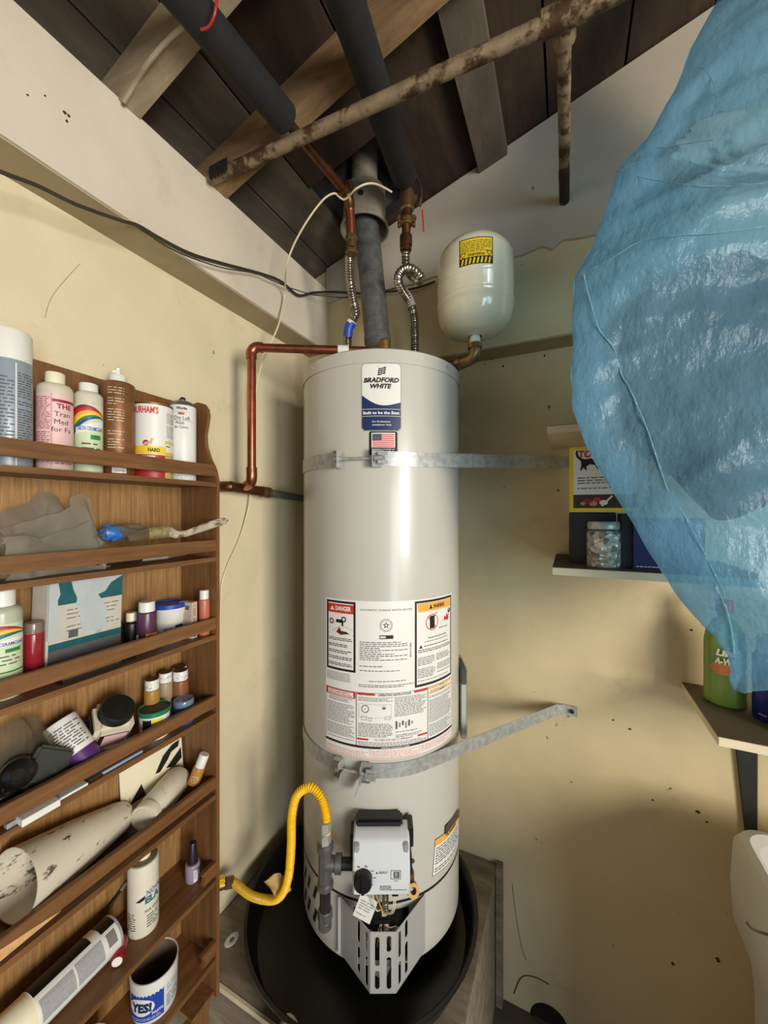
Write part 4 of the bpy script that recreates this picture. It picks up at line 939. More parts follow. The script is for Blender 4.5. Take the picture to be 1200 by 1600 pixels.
prof = [(.003, .42), (SD, .42), (SD, 1.667), (.131, 1.692), (.112, 1.722), (.100, 1.752), (.0975, 1.780), (.104, 1.806), (.108, 1.826), (.104, 1.842), (.092, 1.856), (.074, 1.862), (.050, 1.860), (.030, 1.868), (.003, 1.880)]
for y0 in (SY1 - .009, SY0):
    o = MB(WZ).prism(prof, y0, y0 + .009).build('side_panel', sh)
for i, z in enumerate(SH):
    mb = MB(WY).box((.0112, SY0 + .0092, z - .009), (SD - .001, SY1 - .0092, z))
    mb.box((SD - .006, SY0 + .0092, z - .0105), (SD - .0005, SY1 - .0092, z - .0035)); mb.build('shelf', sh)
    if i < 5: o = MB(WY).box((SD - .011, SY0 + .0092, z + .0140), (SD - .0005, SY1 - .0092, z + .0415), ch=.001).build('rail', sh)
    else: MB(WY).prism([(SY1 - .045, z + .012), (SY1 - .0092, z + .012), (SY1 - .0092, z + .043), (SY1 - .052, z + .043), (SY1 - .040, z + .03)], SD - .011, SD - .0005, plane='yz').build('rail_stub', sh)
mb = MB(SPLIT).prism([(at(0, 1496, 'x', SD).y, SH[4] + .010), (at(96, 1410, 'x', SD).y, SH[4] + .0135), (at(60, 1440, 'x', SD).y, SH[4] + .020), (at(0, 1472, 'x', SD).y, SH[4] + .027)], SD - .009, SD + .0003, plane='yz'); mb.build('splintered_edge', sh)
MB(WZ).box((.012, -.70, .425), (.13, SY1 - .01, .433)).box((.11, -.73, .30), (.125, SY1 - .02, .424)).build('base_board', sh)

def it(pl, pr, ytop, x, zs):
    """radius, base point and height of a round thing standing on a shelf board"""
    q = at((pl + pr) / 2, 800, 'x', x); t = (q - EYE).dot(FW); k = ((pl + pr) / 2 - 600) / 600
    r = (pr - pl) / 2 * t / 600 / math.sqrt(1 + k * k); return Vector((x, q.y, zs + .0004)), r, EYE.z + (800 - ytop) / 600 * t - zs
def label(sheet, M, r, parent, name='label', z=0.0, turn=0.0):
    mb = MB(); sheet.emit(mb, wrap(M @ Matrix.Translation((0, 0, z)) @ Matrix.Rotation(turn, 4, 'Z'), r), .0003, .00012, strip=math.sqrt(8 * r * .00006)); return mb.build(name, parent)
def bottle_prof(r, hb, sh_, rn, hn):        # body height, shoulder, neck radius, neck height
    return [(0, 0), (r * .94, 0), (r, r * .08), (r, hb - sh_), (r * .97, hb - sh_ * .6), (r * .82, hb - sh_ * .18), (rn, hb), (rn, hb + hn), (0, hb + hn)]
def capm(mb, M, r, z0, z1, seg=24): return mb.lathe([(0, z0), (r, z0), (r, z1 - r * .12), (r * .93, z1), (0, z1)], M, seg)

# --- top shelf
z = SH[0]
b, r, h = it(-24, 53, 520, .066, z); M = camM(b)
o = thing('spray_can', b, 'large grey spray can with white cap at left end of top shelf', 'spray can', 'containers on the shelf unit')
SILV = mat('blue_grey_label', (152, 164, 176), .35, .1, var=.04)
MB(SILV).lathe([(0, 0), (r * .96, 0), (r, .004), (r, h - .052), (r * .96, h - .049), (0, h - .049)], M, 36).build('body', o)
capm(MB(WHITEP), M, r * .985, h - .050, h, 36).build('cap', o)
S = Sheet(.006).print_rows(-.030, .02, .006, h - .07, .0058, INKG, .35).print_rows(.010, .02, .034, h - .068, .0042, INKG, .42, gap=.03).rect(.0072, .004, .0088, h - .056, PAPER)
label(S, M, r, o)
b, r, h = it(56, 116, 584, .070, z); M = camM(b)
o = thing('bottle', b, 'pale bottle with pink label and cream cap on top shelf', 'bottle', 'containers on the shelf unit')
CLOUD = mat('cloudy_plastic', (214, 206, 188), .35, var=.05)
hb = h - .020
MB(CLOUD).lathe(bottle_prof(r, hb, .012, r * .5, .004), M, 30).build('body', o); capm(MB(CREAMC), M, r * .54, hb + .001, h).build('cap', o)
S = Sheet(.004); k = r * 1.25
S.rect(-k, .008, k, hb - .022, PINK, 0).rect(-.004, hb - .036, k, hb - .031, MAROON, 1).text('THE', .013, hb - .047, .0085, MAROON, width=.022, bold=.03)
for i, s_ in enumerate(('Tran', 'Med', 'for Fa')): S.text(s_, -.001 if i < 2 else -.005, hb - .061 - i * .0135, .0085, INK, 'l', bold=0)
S.print_rows(-k + .002, .014, -.006, hb - .026, .0034, MAROON, .35, gap=.05).print_rows(.000, .012, k - .004, .026, .0042, INKG, .4).rect(-.0052, .008, -.0046, hb - .022, MAROON)
label(S, M, r, o)
b, r, h = it(115, 162, 601, .076, z); M = camM(b); hb = h - .016
o = thing('bottle', b, 'pale green labelled bottle with rainbow band and white cap on top shelf', 'bottle', 'containers on the shelf unit')
MB(CLOUD).lathe(bottle_prof(r, hb, .010, r * .62, .003), M, 30).build('body', o); capm(MB(WHITEP), M, r * .66, hb + .001, h).build('cap', o)
def delta(k, z0, z1):
    S = Sheet(.004); S.rect(-k, z0, k, z1, PALEG, 0); H_ = z1 - z0
    cols = [MAROON, RED, ORANGE, YELI, GREEN, BLUE]
    for i, c_ in enumerate(cols):
        a, b2 = k * (1 - i * .15), k * (1 - (i + 1) * .15) if i < 5 else 0
        n = 22
        for j in range(n):
            u0, u1 = -k + j * 2 * k / n, -k + (j + 1) * 2 * k / n
            f = lambda u, q: z1 - .002 - H_ * .10 * (u / k + .2) ** 2 - q * H_ * .058 * (1.15 - .5 * (u / k + 1))
            S.poly([(u0, f(u0, i + 1)), (u1, f(u1, i + 1)), (u1, f(u1, i)), (u0, f(u0, i))], c_, 1)
    S.poly([(-k * .8, z1 - H_ * .46), (k, z1 - H_ * .34), (k, z1 - H_ * .22), (-k * .8, z1 - H_ * .36)], PAPER, 2)
    S.text('DELTA CERAMCOAT', k * .12, z1 - H_ * .395, H_ * .055, BLUE, width=k * 1.5, bold=.03)
    S.rect(k * .1, z1 - H_ * .53, k * .72, z1 - H_ * .46, GREEN, 2).print_rows(-k * .4, z0 + H_ * .22, k * .7, z0 + H_ * .46, H_ * .07, INKG, .35, gap=0).rect(-k * .8, z0 + H_ * .10, k, z0 + H_ * .13, GREEN, 2)
    return S
label(delta(r * 1.2, .006, hb - .026), M, r, o)
b, r, h = it(157, 212, 573, .072, z); M = camM(b); hb = h - .034
o = thing('bottle', b, 'tall bronze paint bottle with crusted white nozzle on top shelf', 'bottle', 'containers on the shelf unit')
MB(mat('bronze_paint', (136, 92, 58), .45, .35, var=.3, vs=40)).lathe(bottle_prof(r, hb, .006, r * .5, .004), M, 30).build('body', o)
mb = MB(WHITEP); capm(mb, M, r * .52, hb, hb + .014); mb.lathe([(.006, hb + .014), (.004, hb + .026), (.0055, hb + .030), (0, hb + .034)], M, 12).tube([M @ Vector((0, 0, hb + .024)), M @ Vector((-.010, 0, hb + .021))], .0035, 8); mb.build('nozzle', o)
S = Sheet(.005).print_rows(-.018, .030, .010, hb - .012, .0054, CREAMC, .18, ragged=.6, gap=.25).rect(-.010, .006, .014, .022, PAPER, 2).bars(-.006, .008, .011, .013, INKG, 22).print_rows(-.007, .014, .010, .021, .003, INKL, .5)
label(S, M, r, o)
b, r, h = it(207, 271, 634, .080, z); M = camM(b)
o = thing('tin', b, 'white, yellow and red tin of water putty on top shelf', 'tin', 'containers on the shelf unit')
MB(PAPER).lathe([(0, 0), (r, 0), (r, h - .004), (0, h - .004)], M, 32).build('body', o)
MB(BRASS).lathe([(r * 1.01, h - .006), (r * 1.02, h - .002), (r * .9, h), (r * .86, h - .003), (r * .5, h - .003), (r * .5, h - .001), (0, h - .001)], M, 32).build('lid', o)
S = Sheet(.004); k = r * 1.5
S.rect(-k, 0, k, .050, mat('putty_red', (186, 44, 48), .45, var=0), 1).rect(-k, .0515, k * .50, .068, YELI, 1).rect(r * .62, 0, k, .082, mat('yellow_panel', (222, 200, 110), .5, var=0), 2).rect(r * .64, .058, k, .075, PAPER, 3)
S.text("DURHAM'S", .010, h - .025, .0135, RED, 'r', width=.052, bold=.03).text('HARD', .013, .0560, .0075, INK, 'r', width=.022, bold=.04).text('WATER', .0055, .0365, .0105, PAPER, 'r', width=.032, bold=.05).text('PUTTY', .0055, .0225, .0105, PAPER, 'r', width=.032, bold=.05)
S.print_rows(r * .66, .004, k, .052, .0034, INKG, .4).rect(r * .68, .069, r * .95, .071, INK, 4).print_rows(r * .72, .084, k, h - .018, .0034, INKL, .4)
SKIN = mat('skin_ink', (224, 172, 140), .5, var=0)
S.disc(-.013, .074, .006, MAROON, 2).poly([(-.018, .069), (-.002, .072), (.001, .084), (-.003, .085), (-.006, .077), (-.016, .075)], SKIN, 3)
label(S, M, r, o)
b, r, h = it(264, 307, 622, .078, z); M = camM(b)
o = thing('spray_can', b, 'white spray can with grey dome and black nozzle on top shelf', 'spray can', 'containers on the shelf unit')
hb = h - .024
MB(PAPER).lathe([(0, 0), (r * .96, 0), (r, .003), (r, hb), (r * .97, hb + .002), (0, hb + .002)], M, 32).build('body', o)
MB(mat('grey_dome', (120, 122, 118), .35, .6)).lathe([(r * .99, hb + .001), (r * .97, hb + .005), (r * .78, hb + .011), (r * .45, hb + .0155), (0, hb + .0165)], M, 28).build('dome', o)
mb = MB(WHITEP); capm(mb, M, .0045, hb + .016, hb + .019, 12); mb.use(BLACKP); capm(mb, M, .006, hb + .0185, h, 14); mb.build('nozzle', o)
S = Sheet(.004).text('Works', -.002, hb - .010, .0062, INK, width=.022, bold=.04, italic=.15).disc(-.003, hb - .0195, .0075, RED, 1, 18, .0026).text('Dry Loft', -.001, hb - .034, .0092, INKG, width=.033).text('Finish', -.0055, hb - .044, .0066, INKG, width=.017).text('for Colors', -.003, hb - .0535, .0066, INKG, width=.028)
S.rect(-.014, hb - .0155, .010, hb - .0148, RED, 1).line(-.02, hb - .0365, r * .95, hb - .0365, .0006, INKL)
for u_, v_ in ((-.008, .030), (.004, .020), (.002, .009), (-.004, .022)): S.ring(u_, v_, .0042, .0006, INKL).line(u_, v_ - .004, u_ + .004, v_ - .009, .0005, INKL)
label(S, M, r, o)

# --- second shelf: crumpled bag, bead bag, brushes
z = SH[1]
GB = film('grey_bag_film', (184, 178, 162), .52, .22, .3, 40, .3)
bag = thing('plastic_bag', at(75, 850, 'x', .07).to_2d().to_3d() + Vector((0, 0, z)), 'crumpled grey translucent plastic bag on second shelf', 'plastic bag')
rr = random.Random(21)
def sheetbag(p, tops, x0, lean, sd, thick=.0):
    """a crumpled film sheet standing on the shelf; p = list of (px, top py)"""
    n = len(p); mb = MB(GB)
    ys = [at(a, 800, 'x', .075).y for a, b in p]; hs = [max(.006, at(a, b, 'x', .075).z - z - .002) for a, b in p]
    def fn(u, v):
        f = u * (n - 1); i = min(int(f), n - 2); q = f - i; q = q * q * (3 - 2 * q)
        y = ys[i] + (ys[i + 1] - ys[i]) * (f - i); hh = hs[i] + (hs[i + 1] - hs[i]) * q
        nz = noise.noise(Vector((u * 4, v * 2, sd))) * .018 + noise.noise(Vector((u * 9, v * 4, sd + 5))) * .003
        return Vector((min(.125, max(.016, x0 - lean * v + nz + .012 * math.sin(v * PI))), y + nz * .6 + v * .004 * math.sin(u * 17 + sd), z + .001 + hh * v))
    mb.grid(fn, 46, 16); return mb.build('bag_fold', bag)
sheetbag([(2, 830), (18, 800), (40, 792), (62, 785), (76, 770), (90, 766), (104, 772), (118, 790), (132, 800)], 0, .055, .025, 1.0)
sheetbag([(-6, 826), (20, 822), (50, 814), (80, 803), (104, 792), (118, 775), (133, 770), (138, 778), (146, 800), (158, 826), (166, 846)], 0, .090, .02, 2.0)
sheetbag([(-10, 838), (20, 835), (48, 840), (76, 834), (100, 826), (124, 812), (136, 816), (140, 835), (146, 846)], 0, .112, .012, 3.0)
o = thing('bead_bag', at(168, 846, 'x', .08).to_2d().to_3d() + Vector((0, 0, z)), 'small clear bag of bright blue beads beside the grey bag', 'bag')
c = at(168, 833, 'x', .08) + Vector((0, .007, 0))
def blob(mb, c, rx_, ry_, rz_, amp, fq, sd, n=20, m_=12, zmin=None):
    def fn(u, v):
        a, e = 2 * PI * u, PI * (v - .5) * .998; d = Vector((math.cos(a) * math.cos(e), math.sin(a) * math.cos(e), math.sin(e)))
        k = 1 + amp * noise.noise(d * fq + Vector((sd, sd, sd))); p = c + Vector((d.x * rx_ * k, d.y * ry_ * k, d.z * rz_ * k))
        if zmin is not None: p.z = max(p.z, zmin)
        return p
    return mb.grid(fn, n, m_, wrap=True)
blob(MB(mat('blue_beads', (66, 128, 214), .25, var=.15, vs=90, bp=.4, bs=260)), c, .022, .019, .016, .35, 2.2, 3, zmin=z + .001).build('beads', o)
blob(MB(film('clear_film', (196, 190, 176), .35, .15, .8, 90)), c + Vector((0, .022, .001)), .022, .040, .018, .4, 2, 6, 30, 14, z + .0006).build('film', o)
pb0, pb1 = at(205, 838, 'x', .10), at(354, 815, 'x', .118)
o = thing('paintbrush', pb0, 'paint-crusted flat brush sticking out past the shelf side', 'paintbrush')
ax = (at(262, 832, 'x', .10) - pb0).normalized()
def flatbar(mb, pts, ws, ts, wdir):
    """bar of varying width along pts; wdir is the wide direction"""
    vs = []; fs = []; n = len(pts); seg = 10
    for i, p in enumerate(pts):
        tg = (pts[min(i + 1, n - 1)] - pts[max(0, i - 1)]).normalized(); a = (wdir - tg * wdir.dot(tg)).normalized(); b_ = tg.cross(a)
        for k in range(seg):
            q = 2 * PI * k / seg; vs.append(p + a * math.cos(q) * ws[i] + b_ * math.sin(q) * ts[i])
    for i in range(n - 1):
        for k in range(seg): fs.append((i * seg + k, i * seg + (k + 1) % seg, (i + 1) * seg + (k + 1) % seg, (i + 1) * seg + k))
    fs += [tuple(range(seg))[::-1], tuple(range((n - 1) * seg, n * seg))]
    return mb.add(vs, fs)
BR = mat('stiff_bristles', (104, 86, 62), .9, var=.4, vs=60, stretch=(1, .2, 1))
CRUST = mat('paint_crusted_wood', (190, 176, 152), .75, var=.25, vs=60, bp=.4, bs=150, dirt=(96, 72, 48), dirt_at=(.5, .62), ds=55)
FERR = mat('crusted_ferrule', (186, 168, 120), .45, .5, var=.3, vs=70, dirt=(90, 76, 54), dirt_at=(.5, .65), ds=60)
pts = [at(200, 842, 'x', .104), at(215, 838, 'x', .104), at(232, 834, 'x', .104)]
flatbar(MB(BR), pts, [.006, .011, .0125], [.003, .005, .006], UP).build('bristles', o)
pts = [at(231, 834, 'x', .104), at(250, 832, 'x', .105), at(264, 830, 'x', .106)]
flatbar(MB(FERR), pts, [.0125, .0135, .0135], [.0065, .007, .007], UP).build('ferrule', o)
pts = [at(a, b, 'x', .107 + .00052 * (a - 264)) for a, b in ((263, 830), (275, 835), (290, 834), (310, 827), (330, 820), (346, 815), (353, 813.5), (355, 813))]
flatbar(MB(CRUST), pts, [.0115, .009, .0075, .0085, .0095, .0095, .007, .003], [.006, .006, .0055, .006, .006, .0055, .005, .002], UP).build('handle', o)
MB(mat('dark_worn_tip', (62, 44, 30), .6, var=.2)).tube([at(347, 816.5, 'x', .150), at(356, 813, 'x', .154)], lambda s, L: .0052 * (1 - .65 * s / L), 10).build('worn_tip', o)
def brush(name, label_, p0, p1, r, m, ferr=None, f0=.7, grp='brushes on the shelf unit'):
    o = thing(name, p0, label_, 'paintbrush', grp); d_ = p1 - p0
    MB(m).tube([p0, p0 + d_ * .5, p0 + d_ * f0], lambda s, L: r * (.55 + .45 * math.sin(PI * (.15 + .75 * s / L))), 10, .02).build('handle', o)
    if ferr: MB(ferr).tube([p0 + d_ * f0, p0 + d_ * (f0 + (1 - f0) * .55)], r * .95, 10, smooth=False).build('ferrule', o)
    MB(BR).tube([p0 + d_ * (f0 + (1 - f0) * .55), p1], lambda s, L: r * (1 - .6 * s / L), 10, .004).build('bristles', o); return o
brush('long_brush', 'long whitened brush handle lying in the gap under second rail', at(-30, 888, 'x', .118), at(178, 876, 'x', .118), .0052, CRUST)
brush('long_brush', 'dark brush with silver ferrule under second rail, farther right', at(150, 881, 'x', .110), at(290, 866, 'x', .105), .0062, IRON, GALV, .45)

# --- third shelf
z = SH[2]
b, r, h = it(-30, 37, 921, .085, z); M = camM(b); hb = h - .026
o = thing('bottle', b, 'clear glue bottle with green label and white cap, left on third shelf', 'bottle', 'containers on the shelf unit')
MB(mat('cloudy_green', (186, 192, 170), .3, var=.08)).lathe(bottle_prof(r, hb, .012, r * .6, .004), M, 30).build('body', o); capm(MB(WHITEP), M, r * .66, hb, h).build('cap', o)
label(delta(r * 1.35, .034, hb - .026), M, r, o)
b, r, h = it(36, 70, 972, .080, z); M = camM(b)
o = thing('jar', b, 'small jar of dark red paint with clear lid on third shelf', 'jar', 'containers on the shelf unit')
MB(mat('red_paint_jar', (150, 36, 46), .2, var=.15, vs=60)).lathe(bottle_prof(r, h - .016, .004, r * .8, .002), M, 24).build('body', o)
MB(mat('smoky_lid', (132, 112, 104), .2, var=.1)).lathe([(0, h - .018), (r * .95, h - .018), (r * .98, h - .003), (r * .9, h), (0, h)], M, 24).build('lid', o)
# square tin under white paint drips, tilted
p00 = at(71, 1027, 'x', .088); p10 = at(189, 1002, 'x', .070)
p00.z = p10.z = z + .0004
ex = (p10 - p00).normalized(); ey = UP.cross(ex).normalized(); Mq = frame(p00, ex, ey, UP) @ Matrix.Rotation(.035, 4, 'Y')
wq = (p10 - p00).length; hq = .166
o = thing('tin_can', p00, 'rectangular teal and white tin with grey paint runs on third shelf', 'tin', 'containers on the shelf unit')
MB(mat('tin_white', (212, 208, 196), .4, .1, var=.08, vs=20, dirt=(150, 140, 124), dirt_at=(.62, .78))).box((0, 0, .0), (wq, .045, hq), Mq, ch=.003).build('body', o)
TP = mat('teal_print', (32, 96, 104), .4, var=.15, vs=40)
S = Sheet().rect(.002, .124, wq - .002, hq - .002, TP, 0).rect(.002, .046, wq - .002, .058, TP, 0).rect(.002, .002, wq - .002, .046, INKG, 0).print_rows(.03, .064, wq - .006, .120, .0075, INKG, .18, gap=.15).rect(.034, .062, .050, .076, INKG, 1)
mb = MB(); S.emit(mb, flatmap(Mq), .0004); mb.build('print', o)
PD = mat('pale_paint_run', (190, 200, 202), .3, var=.06, vs=30, bp=.3, bs=60)
def run_poly(pts, mb):
    pts = [(u, .34 + .66 * v) for u, v in pts]; mb.add([Mq @ Vector((u * wq, -.0014, v * hq)) for u, v in pts] + [Mq @ Vector((u * wq, .0, v * hq)) for u, v in pts], [tuple(range(len(pts)))] + [(i, (i + 1) % len(pts), len(pts) + (i + 1) % len(pts), len(pts) + i) for i in range(len(pts))])
mb = MB(PD); run_poly([(.26, .995), (.98, .995), (.80, .88), (.72, .74), (.62, .70), (.70, .55), (.76, .40), (.74, .25), (.76, .12), (.64, .06), (.52, .10), (.44, .05), (.40, .22), (.38, .40), (.33, .58), (.34, .70), (.29, .84)], mb)
run_poly([(.0, .99), (.10, .99), (.13, .80), (.10, .70), (.12, .45), (.09, .08), (.0, .08)], mb); mb.build('paint_run', o)
settle(o, z)
b, r, h = it(194, 217, 957, .050, z); M = camM(b)
o = thing('bottle', b, 'little black bottle with ivory cap beside the rectangular tin', 'bottle', 'containers on the shelf unit')
MB(BLACKP).lathe(bottle_prof(r * 1.25, h - .018, .006, r * .7, .002), M, 20).build('body', o); capm(MB(CREAMC), M, r * .78, h - .018, h, 20).build('cap', o)
b, r, h = it(213, 246, 940, .086, z); M = camM(b); hb = h - .020
o = thing('bottle', b, 'small purple paint bottle with white flip cap on third shelf', 'bottle', 'containers on the shelf unit')
MB(mat('purple_paint', (88, 50, 78), .3, var=.12)).lathe(bottle_prof(r, hb, .004, r * .75, .002), M, 24).build('body', o); capm(MB(WHITEP), M, r * .80, hb - .001, h).build('cap', o)
S = Sheet(.003).rect(-.002, .016, r * 1.3, .036, PAPER, 0).poly([(.002, .034), (.010, .036), (.006, .026)], GREEN, 1).rect(-.002, .034, r * 1.3, .037, YELI, 1).rect(-.002, .037, r * 1.3, .039, RED, 1).rect(-r * 1.4, .014, -r * .9, .036, PAPER, 0).disc(.004, .031, .002, RED, 2, 10); label(S, M, r, o)
b, r, h = it(238, 292, 941, .060, z); M = camM(b)
o = thing('tub', b, 'white plastic tub with bright blue lid on third shelf', 'tub', 'containers on the shelf unit')
MB(WHITEP).lathe([(0, 0), (r * .80, 0), (r * .84, .003), (r * .96, h - .014), (r * 1.0, h - .012), (r * 1.0, h - .010), (0, h - .010)], M, 36).build('body', o)
MB(BLUE).lathe([(r * .98, h - .011), (r * 1.03, h - .010), (r * 1.03, h - .001), (r * .99, h), (r * .93, h - .004), (0, h - .004)], M, 36).build('lid', o)
S = Sheet(.004).text('BLUE', .0, h - .0085, .0040, PAPER, width=.010) if False else Sheet(.004).print_rows(-.012, .024, .006, .036, .0035, INKG, .5).rect(.012, .020, .030, .036, mat('dark_green_ink', (24, 52, 54), .5, var=0), 1); label(S, M, r * .92, o)
p = at(294, 950, 'x', .094); p.z = z + .0004; q_ = camM(p) @ Matrix.Rotation(.75, 4, 'Z'); hbx = .084
o = thing('carton', p, 'small upright pinkish carton beside the blue lidded tub', 'box', 'containers on the shelf unit')
MB(mat('pinkish_card', (206, 184, 172), .6, var=.06)).box((-.008, -.020, 0), (.008, .020, hbx), q_, ch=.0008).build('body', o)
S = Sheet().print_rows(-.006, .006, .006, hbx - .006, .0032, MAROON, .3).rect(-.006, .004, .004, .008, INK, 1); mb = MB(); S.emit(mb, flatmap(q_ @ Matrix.Translation((0, -.020, 0)))); 
S = Sheet().print_rows(-.016, .010, .016, hbx - .02, .0032, INKL, .3).rect(.0, hbx - .018, .012, hbx - .008, INKG, 1); S.emit(mb, flatmap(q_ @ Matrix.Translation((-.008, 0, 0)) @ Matrix.Rotation(-PI / 2, 4, 'Z'))); mb.build('print', o)
b, r, h = it(310, 328, 922, .110, z); M = camM(b); hb = h - .020
o = thing('bottle', b, 'small coral paint bottle with white cap at the right end of third shelf', 'bottle', 'containers on the shelf unit')
MB(mat('coral_paint', (198, 112, 86), .35, var=.1)).lathe(bottle_prof(r, hb, .005, r * .7, .002), M, 20).build('body', o); capm(MB(WHITEP), M, r * .84, hb - .001, h, 20).build('cap', o)
label(Sheet(.003).rect(-r * 1.2, .012, r * 1.2, .032, PAPER, 0).poly([(-.002, .024), (.008, .024), (.003, .032)], MAROON, 1).poly([(-.006, .018), (.0, .022), (.0, .013)], GREEN, 1).poly([(.002, .014), (.009, .021), (.009, .014)], GREEN, 1), M, r, o)
# watercolour tray in the gap
pA, pB = at(98, 1066, 'x', .126), at(186, 1045, 'x', .126)
pA.z = pB.z = z + .0006; ex = (pB - pA).normalized(); Mq = frame(pA, ex, UP.cross(ex), UP); L_ = (pB - pA).length
o = thing('paint_tray', pA, 'black watercolour tray with gilt rim under the third rail', 'paint tray')
mb = MB(BLACKP).box((0, 0, 0), (L_, .030, .003), Mq).box((0, 0, .003), (L_, .003, .008), Mq).box((0, .027, .003), (L_, .030, .008), Mq); mb.build('tray', o)
MB(BRASS).box((-.001, -.0008, .008), (L_ + .004, .0022, .0092), Mq).build('rim', o)
for k in range(5):
    MB([mat('pan_ochre', (130, 96, 40), .5), IRON, mat('pan_brown', (80, 56, 36), .5), IRON, mat('pan_olive', (96, 90, 50), .5)][k]).box((.006 + k * L_ / 5.3, .005, .003), (.006 + k * L_ / 5.3 + L_ / 6.6, .026, .0085), Mq, ch=.001).build('paint_pan', o)
p = at(192, 1032, 'x', .11); p.z = z + .0006; M = frame(p, (0, 1, 0), (-1, 0, 0), UP)
tag(MB(BLACKP).prism([(-.03, -.012), (.018, -.012), (.030, .03), (-.02, .03)], 0, .004, M, plane='xy').build('palette_card'), 'thin dark card lying in the gap beside the watercolour tray', 'card')

# --- fourth shelf
z = SH[3]
CLF = film('clear_bag_film', (170, 168, 152), .26, .12, .6, 50, .3)
o = thing('bagged_part', at(40, 1200, 'x', .08).to_2d().to_3d() + Vector((0, 0, z)), 'black plastic part in a clear bag, left on fourth shelf', 'plastic bag')
mb = MB(CLF)
ptsb = [(-8, 1162), (14, 1146), (40, 1132), (62, 1125), (80, 1132), (90, 1146), (98, 1172)]
ysb = [at(a, 800, 'x', .08).y for a, b in ptsb]; hsb = [at(a, b, 'x', .08).z - z for a, b in ptsb]
def fnb(u, v):
    f = u * 6; i = min(int(f), 5); q = f - i; y = ysb[i] + (ysb[i + 1] - ysb[i]) * q; hh = hsb[i] + (hsb[i + 1] - hsb[i]) * q
    nz = noise.noise(Vector((u * 5, v * 4, 8.0))) * .012
    return Vector((min(.124, max(.02, .045 + .06 * (1 - v) + nz + .02 * math.sin(v * PI))), y + nz, z + .001 + max(.004, hh) * v))
mb.grid(fnb, 30, 14); mb.build('clear_bag', o)
c = at(28, 1212, 'x', .104); Mk = camM(c)
BP2 = mat('glossy_black', (16, 17, 17), .22, var=.1)
mb = MB(BP2); blob(mb, Vector((.075, c.y + .008, z + .030)), .030, .066, .030, .35, 2.4, 12, 26, 14, z + .001); mb.build('casing', o)
Mw = camM(at(28, 1210, 'x', .112), (0.8, -.35, .25)); MB(BP2).lathe([(0, -.009), (.006, -.009), (.009, .006), (.016, .004), (.022, .0), (.024, -.012), (0, -.014)], Mw, 24).use(DARKH).lathe([(0, .0042), (.0105, .0042), (.0105, .004), (0, .004)], Mw, 18).build('socket', o)
Mw = frame(at(86, 1193, 'x', .104), (0, 1, 0), (-1, 0, 0), UP); MB(mat('grey_slab', (62, 64, 62), .35, var=.1)).box((-.042, -.006, -.032), (.020, .006, .024), Mw @ Matrix.Rotation(.62, 4, 'Y'), ch=.004).build('plate', o)
p0 = at(139, 1184, 'x', .098); p1 = at(103, 1128, 'x', .055); p0 = Vector((p0.x, p0.y, z + .028)); dz_ = (p1 - p0).normalized()
o = thing('spice_tin', p0, 'white canister with purple base leaning over on fourth shelf', 'canister', 'containers on the shelf unit')
M = camM(p0 - dz_ * .006, dz_); r = .0265
MB(PURPLE).lathe([(0, -.006), (r, -.004), (r, .027), (0, .027)], M, 30).build('base', o)
MB(PAPER).lathe([(0, .0272), (r * 1.005, .0272), (r * 1.005, .090), (r * .95, .093), (0, .093)], M, 30).build('body', o)
label(Sheet(.004).print_rows(-.026, .036, .026, .084, .0052, INKG, .4, gap=.2), M, r * 1.005, o)
settle(o, z, .0125); settle(o, z, None, .1262); o.location.y -= .006
tag(MB(BP2).box((-.022, -.002, 0), (.022, .002, .070), camM(Vector((.032, at(100, 1110, 'x', .02).y, z + .010))) @ Matrix.Rotation(.35, 4, 'Y'), ch=.001).build('black_sleeve'), 'thin black plastic sleeve standing behind the purple based canister', 'sleeve')
# square jar with black lid leaning back
p0 = at(170, 1156, 'x', .088); p0 = Vector((p0.x, p0.y, z + .014)); ax_ = (Vector((.22, -.06, 1)) + Vector((0, .0, 0))).normalized()
o = thing('jar', p0, 'squarish cream jar with big black lid and dark label on fourth shelf', 'jar', 'containers on the shelf unit')
ax_ = Vector((.58, .0, .80)).normalized(); M = camM(p0 - ax_ * .010, ax_) @ Matrix.Rotation(.55, 4, 'Z'); k = .033
jb = MB(WHITEO).box((-k, -k, 0), (k, k, .082), M, ch=.009); jb.build('body', o)
MB(mat('black_lid', (30, 30, 28), .42, var=.2, vs=40)).lathe([(0, .082), (k * .92, .082), (k * .95, .085), (k * .93, .096), (k * .86, .100), (0, .100)], M, 36).lathe([(k * .50, .1001), (k * .50, .1007), (k * .47, .1007), (k * .47, .1001)], M, 30).build('lid', o)
DK = mat('dark_maroon_label', (52, 22, 32), .45, var=.05)
S = Sheet().rect(-k * .74, .010, k * .74, .066, DK, 0).rect(-k * .5, .022, k * .70, .064, PINK, 1); mb = MB(); S.emit(mb, flatmap(M @ Matrix.Translation((0, -k, 0))))
S = Sheet().rect(-k * .74, .010, k * .74, .066, DK, 0).rect(-k * .72, .050, k * .72, .060, INKG, 1).text('Wood Food', 0, .032, .0090, PAPER, width=k * 1.42, bold=.04)
S.emit(mb, flatmap(M @ Matrix.Translation((-k, 0, 0)) @ Matrix.Rotation(-PI / 2, 4, 'Z'))); mb.build('label', o)
settle(o, z, .0125, .126); o.location.y += .010
b, r, h = it(214, 269, 1089, .092, z); M = camM(b); h = .060; r *= .95
o = thing('tub', b, 'short white tub with green rimmed lid on fourth shelf', 'tub', 'containers on the shelf unit')
MB(WHITEP).lathe([(0, 0), (r * .88, 0), (r * .96, h - .008), (0, h - .008)], M, 36).build('body', o)
